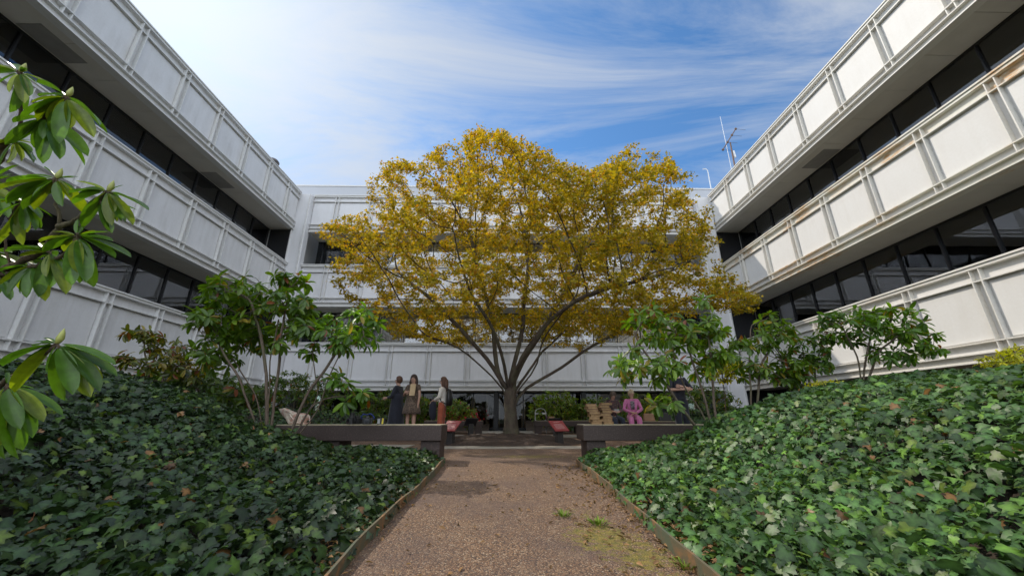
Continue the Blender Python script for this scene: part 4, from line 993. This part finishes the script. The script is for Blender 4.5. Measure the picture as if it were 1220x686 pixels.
# far right bench: arched frame, bottle, cardboard box
M['whitemetal'] = simple('white_painted_tube', (.50, .50, .49), .4)
t = thing('folding_chair', 'white arched metal chair back standing behind the end of the far right bench', 'chair', (1.41, 16.45, 0))
fr = MB(); pts = [(-.22, 0, 0)]+[(-.22, 0, .55)]+[(-.22*math.cos(a), 0, .78+.17*math.sin(a)) for a in np.linspace(0, math.pi, 11)]+[(.22, 0, .55), (.22, 0, 0)]
fr.tube(pts, [.017]*len(pts), 8); fr.build('back_frame', M['whitemetal'], t, smooth=True, local=True)
MB().box(-.205, .205, -.01, .01, .72, .79).build('backrest', M['whitemetal'], t, local=True, bevel=.004); MB().box(-.2, .2, -.36, .0, .44, .462).build('seat', M['whitemetal'], t, local=True, bevel=.006)
for x in (-.19, .19): MB().tube([(x, .12, .5), (x, -.36, .0)], .014, 8).build('leg', M['whitemetal'], t, local=True)
M['purple'] = simple('dark_purple_plastic', (.05, .02, .045), .35); M['card'] = simple('brown_cardboard', (.34, .20, .11), .8)
t = thing('bottle', 'dark purple bottle beside the box on the far right bench', 'bottle', (1.60, 15.9, BT))
MB().rings([(0, 0, .001, .04, .04), (0, 0, .15, .042, .042), (0, 0, .19, .03, .03), (0, 0, .20, .018, .018)]).build('body', M['purple'], t, smooth=True, local=True); MB().rings([(0, 0, .2005, .022, .022), (0, 0, .235, .022, .022)]).build('cap', M['blackplastic'], t, local=True)
t = thing('cardboard_box', 'small brown cardboard box on the far right bench', 'box', (1.78, 15.9, BT), R(6))
MB().box(-.11, .11, -.08, .08, .001, .15).build('body', M['card'], t, local=True); MB().quad_prism([(-.11, -.081, .151), (.11, -.081, .151), (.11, -.002, .151), (-.11, -.002, .151), (-.11, -.081, .154), (.11, -.081, .154), (.11, -.002, .157), (-.11, -.002, .157)]).build('flap', M['card'], t, local=True)
# bags by the seated women
M['tanleather'] = simple('tan_leather', (.26, .14, .07), .5)
def handbag(label, x, y, z, mat, w_, h, rz=0):
    t = thing('handbag', label, 'bag', (x, y, z), rz); b = MB(); b.quad_prism([(-w_/2, -.07, .001), (w_/2, -.07, .001), (w_/2, .07, .001), (-w_/2, .07, .001), (-w_*.42, -.04, h), (w_*.42, -.04, h), (w_*.42, .04, h), (-w_*.42, .04, h)])
    b.build('body', mat, t, local=True, bevel=.02); pts = [(-w_*.3*math.cos(a), 0, h-.01+.13*math.sin(a)) for a in np.linspace(0, math.pi, 12)]; MB().tube(pts, [.009]*12, 6).build('handle', mat, t, smooth=True, local=True)
handbag('brown handbag on the bench, right of the woman in pink', 4.25, 12.0, BT, M['tanleather'], .34, .22)
handbag('black bag at the right end of the bench with the seated women', 4.72, 11.98, BT, M['blackplastic'], .38, .24, .1)

# ---------------------------------------------------------------- roof equipment
M['galv'] = simple('galvanised_steel', (.14, .13, .13), .5, .6); M['rustmetal'] = simple('brown_antenna_metal', (.14, .09, .07), .6, .3); M['whitefiber'] = simple('white_fibreglass', (.72, .74, .76), .4)
ab = at(875, 196, 18.6)
t = thing('antenna', 'brown roof antenna with four rods on a short mast above the right wing', 'antenna', (ab.x, ab.y, 12.25))
MB().tube([(0, 0, 0), (-.0, 0, ab.z-12.25), tuple(at(870, 170, 18.6)-Vector((ab.x, ab.y, 12.25)))], [.05, .045, .04], 8).build('mast', M['rustmetal'], t, local=True)
o0 = Vector((ab.x, ab.y, 12.25)); a0 = at(861, 179, 18.6)-o0; a1 = at(877, 153, 18.6)-o0
MB().tube([a0, a1], .03, 8).build('boom', M['rustmetal'], t, local=True)
for k in range(4):
    q = a0.lerp(a1, (.02, .36, .68, .97)[k]); rod = MB(); rod.tube([q+Vector((-.08, 0, 0)), q+Vector((.66, .1, .02))], .010, 6); rod.build('rod', M['galv'], t, local=True)
    MB().ball(q, .075, .06, .08, 8, 6).build('clamp', M['rustmetal'], t, local=True)
q = at(875, 184, 18.6)-o0; MB().tube([q-Vector((0, 0, .22)), q+Vector((-.03, 0, .22))], .07, 10).build('filter_can', M['whitefiber'], t, local=True)
t = thing('whip_antenna', 'tall thin white whip antenna left of the brown roof antenna', 'antenna', (at(871, 199, 18.9).x, 18.9, 12.25)); e = at(858, 139, 18.9); o0 = t.location
MB().tube([(0, 0, 0), tuple(at(871, 199, 18.9)-o0), tuple(e-o0)], [.022, .018, .009], 6).build('whip', M['whitefiber'], t, local=True); MB().box(-.1, .1, -.1, .1, 0, .08).build('base', M['galv'], t, local=True)
p_ = at(847, 224, 21.5); e = at(843, 203, 21.5)
t = thing('vent_pipe', 'short white pipe with a bent top on the roof corner, right of the maple', 'pipe', (p_.x, 21.5, 12.3)); o0 = t.location
MB().tube([(0, 0, 0), tuple(p_-o0), tuple(e-o0), tuple(e-o0+Vector((-.12, 0, .12))), tuple(e-o0+Vector((-.3, 0, .08)))], [.03]*5, 8).build('pipe', M['whitefiber'], t, smooth=True, local=True)
v_ = at(325, 192, 17.2)
t = thing('roof_vent', 'dark domed roof vent peeking over the edge of the left wing', 'vent', (v_.x, 17.2, 12.25)); H_ = v_.z-12.25
MB().rings([(0, 0, 0, .24, .24), (0, 0, H_-.12, .24, .24)]).build('duct', M['galv'], t, smooth=True, local=True); MB().rings([(0, 0, H_-.10, .32, .32), (0, 0, H_-.04, .32, .32), (0, 0, H_+.06, .24, .24), (0, 0, H_+.12, .10, .10)]).build('cap', M['galv'], t, smooth=True, local=True)

# ---------------------------------------------------------------- people
M['skin'] = simple('skin', (.50, .30, .22), .55, 0, .05, 10)
def hairmat(n, c): return simple(n, c, .6, 0, .35, 60, .4)
def skin_mesh(name, chains, mat, parent=None, sub=2, extra=None):
    """chains: list of lists of (x,y,z,rx[,ry]); one starting exactly on an earlier vertex shares it"""
    V = []; Rr = []; E = []; roots = []; idx = {}
    for ch in chains:
        prev = None
        for p in ch:
            key = (round(p[0], 4), round(p[1], 4), round(p[2], 4))
            if key in idx: i = idx[key]
            else:
                i = len(V); idx[key] = i; V.append(p[:3]); Rr.append((p[3], p[4] if len(p) > 4 else p[3]))
                if prev is None: roots.append(i)
            if prev is not None and prev != i and (prev, i) not in E: E.append((prev, i))
            prev = i
    me = bpy.data.meshes.new(name+'_skin'); me.from_pydata(V, E, [])
    o = bpy.data.objects.new(name+'_tmp', me); COL.objects.link(o)
    m = o.modifiers.new('skin', 'SKIN'); m.use_smooth_shade = True
    if not me.skin_vertices: me.skin_vertices.new() if hasattr(me.skin_vertices, 'new') else None
    for i, sv in enumerate(me.skin_vertices[0].data): sv.radius = Rr[i]; sv.use_root = i in roots
    s = o.modifiers.new('sub', 'SUBSURF'); s.levels = sub; s.render_levels = sub
    dg = bpy.context.evaluated_depsgraph_get(); ev = o.evaluated_get(dg); nm = bpy.data.meshes.new_from_object(ev)
    bpy.data.objects.remove(o)
    if extra:
        bm = bmesh.new(); bm.from_mesh(nm)
        for b in extra:
            tm = bpy.data.meshes.new('t'); tm.from_pydata(b.v, [], b.f); bm.from_mesh(tm)
        bm.to_mesh(nm); bm.free()
    nm.materials.clear(); nm.materials.append(mat); nm.polygons.foreach_set('use_smooth', [True]*len(nm.polygons)); nm.name = name
    r = bpy.data.objects.new(name, nm); COL.objects.link(r)
    if parent is not None: r.parent = parent
    return r
def hand(w_, d, palm, side):
    """chains for a relaxed hand: wrist w_, direction d, palm normal"""
    w_ = Vector(w_); d = Vector(d).normalized(); pn = Vector(palm).normalized(); x = d.cross(pn).normalized()*side
    c = w_+d*.05; out = [[(*w_, .024, .020), (*c, .032, .020), (*(w_+d*.085), .030, .016)]]
    for k, (o_, l) in enumerate(((-.026, .062), (-.009, .072), (.009, .068), (.026, .052))):
        a = w_+d*.07+x*o_; b = w_+d*(.09+l*.5)+x*o_*1.15+pn*.008; e = w_+d*(.09+l)+x*o_*1.2+pn*.026
        out.append([(*a, .010), (*b, .009), (*e, .0075)])
    a = w_+d*.025-x*.018; out.append([(*a, .012), (*(a+d*.03-x*.03+pn*.01), .0105), (*(a+d*.065-x*.036+pn*.018), .009)])
    return out
def person(label, loc, face, J, cloth, hair, H=1.68, skin=None):
    """J: joints in metres for a 1.68 m figure, +Y is where the person faces"""
    k = H/1.68
    g = lambda n: J[n]
    hd = Vector(J.get('head', (0, .01, 1.575))); nk = Vector(J.get('neck', (0, -.01, 1.43))); fd = Vector(J.get('look', (0, 1, 0))).normalized(); sidev = fd.cross(Vector((0, 0, 1))).normalized(); upv = sidev.cross(fd).normalized()
    pel = Vector(J.get('pelvis', (0, 0, .93))); ch_ = Vector(J.get('chest', (0, -.01, 1.26))); wst = pel.lerp(ch_, .5)
    chains = [[(*pel, .125, .10), (*wst, .105, .085), (*ch_, .135, .095), (*(nk-Vector((0, 0, .045))), .085, .065), (*nk, .050), (*(hd-upv*.045+fd*.015), .062, .070), (*(hd+upv*.02-fd*.008), .076, .088), (*(hd+upv*.075-fd*.01), .058, .066)]]
    sh = {}
    for s, n in ((-1, 'l'), (1, 'r')):
        S = Vector(J.get('sh_'+n, (s*.165, -.01, 1.375))); E_ = Vector(J['el_'+n]); W_ = Vector(J['wr_'+n])
        chains.append([(*ch_, .135, .095), (*S, .055), (*S.lerp(E_, .5), .043), (*E_, .036), (*E_.lerp(W_, .4), .034), (*W_, .024, .020)])
        hdn = Vector(J.get('hd_'+n, tuple(W_-E_))); chains += hand(W_, hdn, J.get('palm_'+n, (-s, 0, 0)), s)
        Hh = Vector(J.get('hip_'+n, (s*.09, 0, .88))); K = Vector(J.get('kn_'+n, (s*.095, .01, .49))); A = Vector(J.get('an_'+n, (s*.095, -.02, .085)))
        ft = Vector(J.get('ft_'+n, (.02*s, 1, 0))).normalized()
        chains.append([(*pel, .125, .10), (*Hh, .088), (*Hh.lerp(K, .5), .070), (*K, .052), (*K.lerp(A, .35), .050), (*A, .033), (*(A+ft*.09-Vector((0, 0, .045))), .034, .026), (*(A+ft*.17-Vector((0, 0, .055))), .030, .020)])
        sh[n] = (S, E_, W_, Hh, K, A)
    ex = MB(); nose = hd+fd*.092-upv*.012; ex.tube([nose+upv*.03-fd*.012, nose+fd*.012, nose-upv*.008-fd*.006], [.008, .013, .009], 8)
    for s in (-1, 1): ex.ball(hd+sidev*.076*s-upv*.005-fd*.005, .010, .022, .030, 8, 6)
    body = skin_mesh('person', chains, skin or M['skin'], None, 2, [ex])
    body.location = loc; body.rotation_euler = (0, 0, face); body.scale = (k, k, k)
    tag(body, label, 'person')
    for s in (-1, 1): MB().ball(hd+fd*.078+sidev*.030*s+upv*.012, .011, .011, .007, 8, 6).build('eye', M['blackplastic'], body, local=True, smooth=True)
    lp = MB(); lp.ball(hd+fd*.080-upv*.048, .020, .014, .007, 8, 6); lp.build('mouth', simple('lips', (.40, .14, .12), .5), body, local=True, smooth=True)
    # hair
    col, kind = hair; hm = MB()
    def hf(d):
        front = d.dot(fd)
        return .80 if (front > .35 and d.dot(upv) < .50) else 1.0
    hm.ball(hd+upv*.022-fd*.014, .094, .104 if abs(fd.y) > .5 else .098, .112, 18, 12, hf)
    if kind in ('long', 'side'):
        for s in (-1, 1):
            a = hd+sidev*.070*s-fd*.025; hm.tube([a+upv*.03, a-upv*.09+sidev*.012*s, a-Vector((0, 0, .20))+sidev*.015*s-fd*.02, a-Vector((0, 0, .33))-fd*.015], [.035, .042, .040, .015], 10)
        a = hd-fd*.08; hm.tube([a+upv*.04, a-upv*.10, a-Vector((0, 0, .24)), a-Vector((0, 0, .36))], [.06, .075, .065, .02], 12)
    hm.build('hair', hairmat('hair', col), body, local=True, smooth=True)
    S_ = sh
    for (nm, kd, mt, *a) in cloth:
        if kd == 'jacket':      # torso and sleeves; a = (sleeve end fraction along forearm, hem z, extra)
            fr_, hem, xr = a; cs = [[(*(Vector((pel.x, pel.y, hem))), .150+xr, .120+xr), (*pel, .150+xr, .118+xr), (*wst, .125+xr, .105+xr), (*ch_, .150+xr, .112+xr), (*(nk-Vector((0, 0, .06))), .095, .078), (*(nk-Vector((0, 0, .02))), .062, .062)]]
            if (Vector((pel.x, pel.y, hem))-pel).length < .02: cs[0] = cs[0][1:]
            for n in 'lr':
                S, E_, W_, *_ = S_[n]; cc_ = [(*ch_, .150+xr, .112+xr), (*S, .070), (*S.lerp(E_, .5), .060)]
                if fr_ >= 0: cc_ += [(*E_, .052)]
                if fr_ > 0: cc_ += [(*E_.lerp(W_, fr_*.5), .048), (*E_.lerp(W_, fr_), .040)]
                cs.append(cc_)
            skin_mesh(nm, cs, mt, body)
        elif kd == 'trousers':
            wd, low = a; cs = []
            for n in 'lr':
                S, E_, W_, Hh, K, A = S_[n]; cs.append([(*(pel+Vector((0, 0, .13))), .122, .098), (*pel, .138, .115), (*Hh, .104), (*Hh.lerp(K, .5), .088), (*K, .070*wd), (*K.lerp(A, .5), .066*wd), (*K.lerp(A, low), .066*wd)])
            skin_mesh(nm, cs, mt, body)
        elif kd == 'skirt':     # rings from waist to hem
            b = MB(); V = []; n = 36; rows = a[0]
            for (z, rx, ry, cx, cy, wob) in rows:
                for q in range(n):
                    t = 2*math.pi*q/n; w2 = 1+wob*math.sin(7*t+z*3); V.append((cx+rx*w2*math.cos(t), cy+ry*w2*math.sin(t), z))
            b.v = V; b.f = [(j*n+q, (j+1)*n+q, (j+1)*n+(q+1) % n, j*n+(q+1) % n) for j in range(len(rows)-1) for q in range(n)]
            o = b.build(nm, mt, body, local=True, smooth=True); m = o.modifiers.new('s', 'SOLIDIFY'); m.thickness = .006
        elif kd == 'shoes':
            for n in 'lr':
                A = S_[n][5]; ft = Vector(J.get('ft_'+n, (0, 1, 0))).normalized(); skin_mesh('shoe', [[(*(A-Vector((0, 0, .03))-ft*.02), .042, .045), (*(A+ft*.09-Vector((0, 0, .045))), .042, .032), (*(A+ft*.18-Vector((0, 0, .055))), .036, .024)]], mt, body, 1)
        elif kd == 'mesh':
            a[0].build(nm, mt, body, local=True, smooth=a[1] if len(a) > 1 else False)
    return body
navy = mat_cloth('dark_navy_cloth', (.008, .010, .018), (.012, .014, .026), (.010, .012, .022), 5)
brownpat = mat_cloth('brown_patterned_fabric', (.075, .050, .035), (.17, .12, .085), (.035, .022, .016), 26)
cream = mat_cloth('cream_blouse', (.66, .62, .54), (.70, .66, .60), (.68, .62, .55), 5)
rust = mat_cloth('rust_red_trousers', (.33, .075, .035), (.38, .09, .045), (.35, .08, .04), 5)
floral = mat_cloth('dark_floral_cloth', (.04, .025, .028), (.18, .055, .06), (.16, .13, .10), 22, .56)
denim = mat_cloth('dark_denim', (.012, .018, .035), (.02, .028, .05), (.016, .022, .04), 8)
pink = mat_cloth('pink_suit', (.55, .16, .34), (.62, .20, .40), (.58, .18, .37), 5)
GZ = 0.0
def stand(px_, Y): return ((px_-610)/FPX*(Y*math.cos(PITCH)+.1)+YAW*Y, Y, GZ)
# 1: back turned, long dark robe, pale blue cloth in the hand
cloth = MB(); cloth.quad_prism([(.27, -.05, .80), (.33, -.05, .79), (.33, .03, .79), (.27, .03, .80), (.25, -.06, .98), (.33, -.06, .98), (.33, .03, .98), (.25, .03, .98)])
person('person in a long dark navy robe, back turned, left of the standing three', stand(473, 11.2), R(80),
       dict(el_l=(-.24, .06, 1.12), wr_l=(-.14, .27, 1.10), el_r=(.25, -.03, 1.10), wr_r=(.29, .05, .87), hd_r=(.02, .1, -1), palm_r=(-1, 0, 0)),
       [('robe', 'skirt', navy, [(1.20, .205, .155, 0, -.01, 0), (1.05, .19, .15, 0, 0, .01), (.9, .215, .17, 0, 0, .02), (.6, .24, .20, 0, -.01, .035), (.35, .26, .22, 0, -.02, .05), (.22, .27, .23, 0, -.02, .05)]), ('robe_top', 'jacket', navy, .75, .93, .015), ('shoes', 'shoes', navy), ('blue_cloth', 'mesh', simple('pale_blue_cloth', (.16, .30, .62), .7), cloth)],
       ((.10, .045, .025), 'short'), 1.68)
fol = MB(); fol.quad_prism([(-.20, .22, 1.12), (-.06, .25, 1.12), (-.06, .262, 1.12), (-.20, .232, 1.12), (-.21, .20, 1.42), (-.07, .23, 1.42), (-.07, .242, 1.42), (-.21, .212, 1.42)])
person('person in a short brown patterned dress holding a tan folder to her chest', stand(491, 11.1), R(160),
       dict(el_l=(-.23, .02, 1.12), wr_l=(-.20, .02, .86), hd_l=(0, .1, -1), el_r=(.24, .05, 1.13), wr_r=(.10, .21, 1.20), hd_r=(-1, .3, .1), palm_r=(0, -1, .2), look=(-.25, 1, 0)),
       [('dress', 'skirt', brownpat, [(1.20, .19, .145, 0, -.01, 0), (1.05, .165, .135, 0, 0, .01), (.95, .195, .165, 0, 0, .03), (.78, .235, .20, 0, 0, .05), (.66, .25, .215, 0, 0, .06)]), ('bodice', 'jacket', brownpat, -1, .93, .01), ('shoes', 'shoes', M['blackplastic']), ('folder', 'mesh', simple('tan_folder', (.58, .42, .24), .7), fol)],
       ((.045, .025, .018), 'side'), 1.72)
jk = MB(); jk.tube([(-.02, .24, 1.02), (0, .27, .93), (.0, .27, .78), (.02, .25, .62), (.02, .24, .52)], [.06, .10, .11, .095, .05], 12, el=(1, 0, 0))
bk = MB(); bk.rings([(0, -.19, .90, .10, .05), (0, -.20, .92, .14, .075), (0, -.205, 1.08, .15, .085), (0, -.20, 1.25, .14, .07), (0, -.19, 1.34, .10, .045), (0, -.18, 1.36, .04, .02)])
for q in (-1, 1): bk.tube([(q*.09, -.16, 1.34), (q*.11, -.05, 1.44), (q*.11, .085, 1.34), (q*.12, .10, 1.18), (q*.13, -.02, 1.0), (q*.11, -.14, .95)], .014, 6)
person('person in cream blouse and rust red trousers with a dark jacket over the arm', stand(527, 11.15), R(82),
       dict(el_l=(-.22, .03, 1.12), wr_l=(-.08, .24, 1.04), hd_l=(.6, .5, -.2), el_r=(.22, .03, 1.12), wr_r=(.07, .24, 1.03), hd_r=(-.6, .5, -.2), palm_l=(0, 0, -1), palm_r=(0, 0, -1), look=(0, 1, -.05)),
       [('trousers', 'trousers', rust, 1.2, .97), ('blouse', 'jacket', cream, .85, .86, .0), ('shoes', 'shoes', M['blackplastic']), ('jacket', 'mesh', navy, jk, True), ('backpack', 'mesh', M['blackplastic'], bk, True)],
       ((.12, .06, .035), 'long'), 1.66)
SIT = dict(pelvis=(0, 0, .585), chest=(0, .03, .93), sh_l=(-.165, .03, 1.05), sh_r=(.165, .03, 1.05), neck=(0, .05, 1.11), head=(0, .09, 1.245),
           hip_l=(-.095, .03, .565), hip_r=(.095, .03, .565), kn_l=(-.11, .45, .54), kn_r=(.11, .45, .54), an_l=(-.11, .44, .09), an_r=(.11, .44, .09))
def sit(**k): d = dict(SIT); d.update(k); return d
def seat(px_): return ((px_-610)/FPX*(11.5*math.cos(PITCH)+.1)+YAW*11.5, 11.98, 0)
cam2 = MB(); cam2.box(-.07, .07, .27, .33, .75, .83)
person('seated person in a dark floral jacket and jeans looking down', seat(735), R(188),
       sit(head=(0, .15, 1.22), neck=(0, .07, 1.10), look=(.1, 1, -.55), el_l=(-.25, .10, .80), wr_l=(-.09, .30, .76), hd_l=(.8, .5, -.1), el_r=(.25, .12, .80), wr_r=(.09, .31, .76), hd_r=(-.8, .5, -.1), palm_l=(0, 0, -1), palm_r=(0, 0, -1)),
       [('trousers', 'trousers', denim, 1.05, .95), ('jacket', 'jacket', floral, .9, .60, .005), ('shoes', 'shoes', M['blackplastic']), ('held_phone', 'mesh', M['silver'], cam2)],
       ((.11, .08, .06), 'short'), 1.66)
person('seated person in a pink suit with short fair hair', seat(760), R(170),
       sit(look=(-.25, 1, -.12), el_l=(-.25, .08, .80), wr_l=(-.05, .30, .70), hd_l=(.8, .4, -.2), el_r=(.25, .10, .80), wr_r=(.07, .31, .72), hd_r=(-.8, .4, -.2), palm_l=(0, 0, -1), palm_r=(0, 0, -1)),
       [('trousers', 'trousers', pink, 1.15, .95), ('jacket', 'jacket', pink, .92, .60, .01), ('top', 'skirt', mat_cloth('dark_patterned_top', (.05, .04, .05), (.3, .25, .3), (.1, .1, .1), 30), [(1.04, .055, .02, 0, .145, 0), (.93, .06, .02, 0, .165, 0), (.80, .05, .02, 0, .155, 0)]), ('shoes', 'shoes', M['blackplastic'])],
       ((.52, .42, .27), 'short'), 1.70)
person('person in a dark navy shirt, arms folded, half hidden by the rhododendron stems', stand(812, 9.7), R(185),
       dict(el_l=(-.27, .10, 1.14), wr_l=(.02, .24, 1.20), hd_l=(1, .1, .1), el_r=(.27, .10, 1.14), wr_r=(-.02, .27, 1.14), hd_r=(-1, 0, .1), palm_l=(0, -1, 0), palm_r=(0, -1, 0)),
       [('trousers', 'trousers', navy, 1.1, .97), ('shirt', 'jacket', navy, 0, .90, .01), ('shoes', 'shoes', M['blackplastic'])],
       ((.04, .03, .025), 'short'), 1.80, skin=M['skin'])
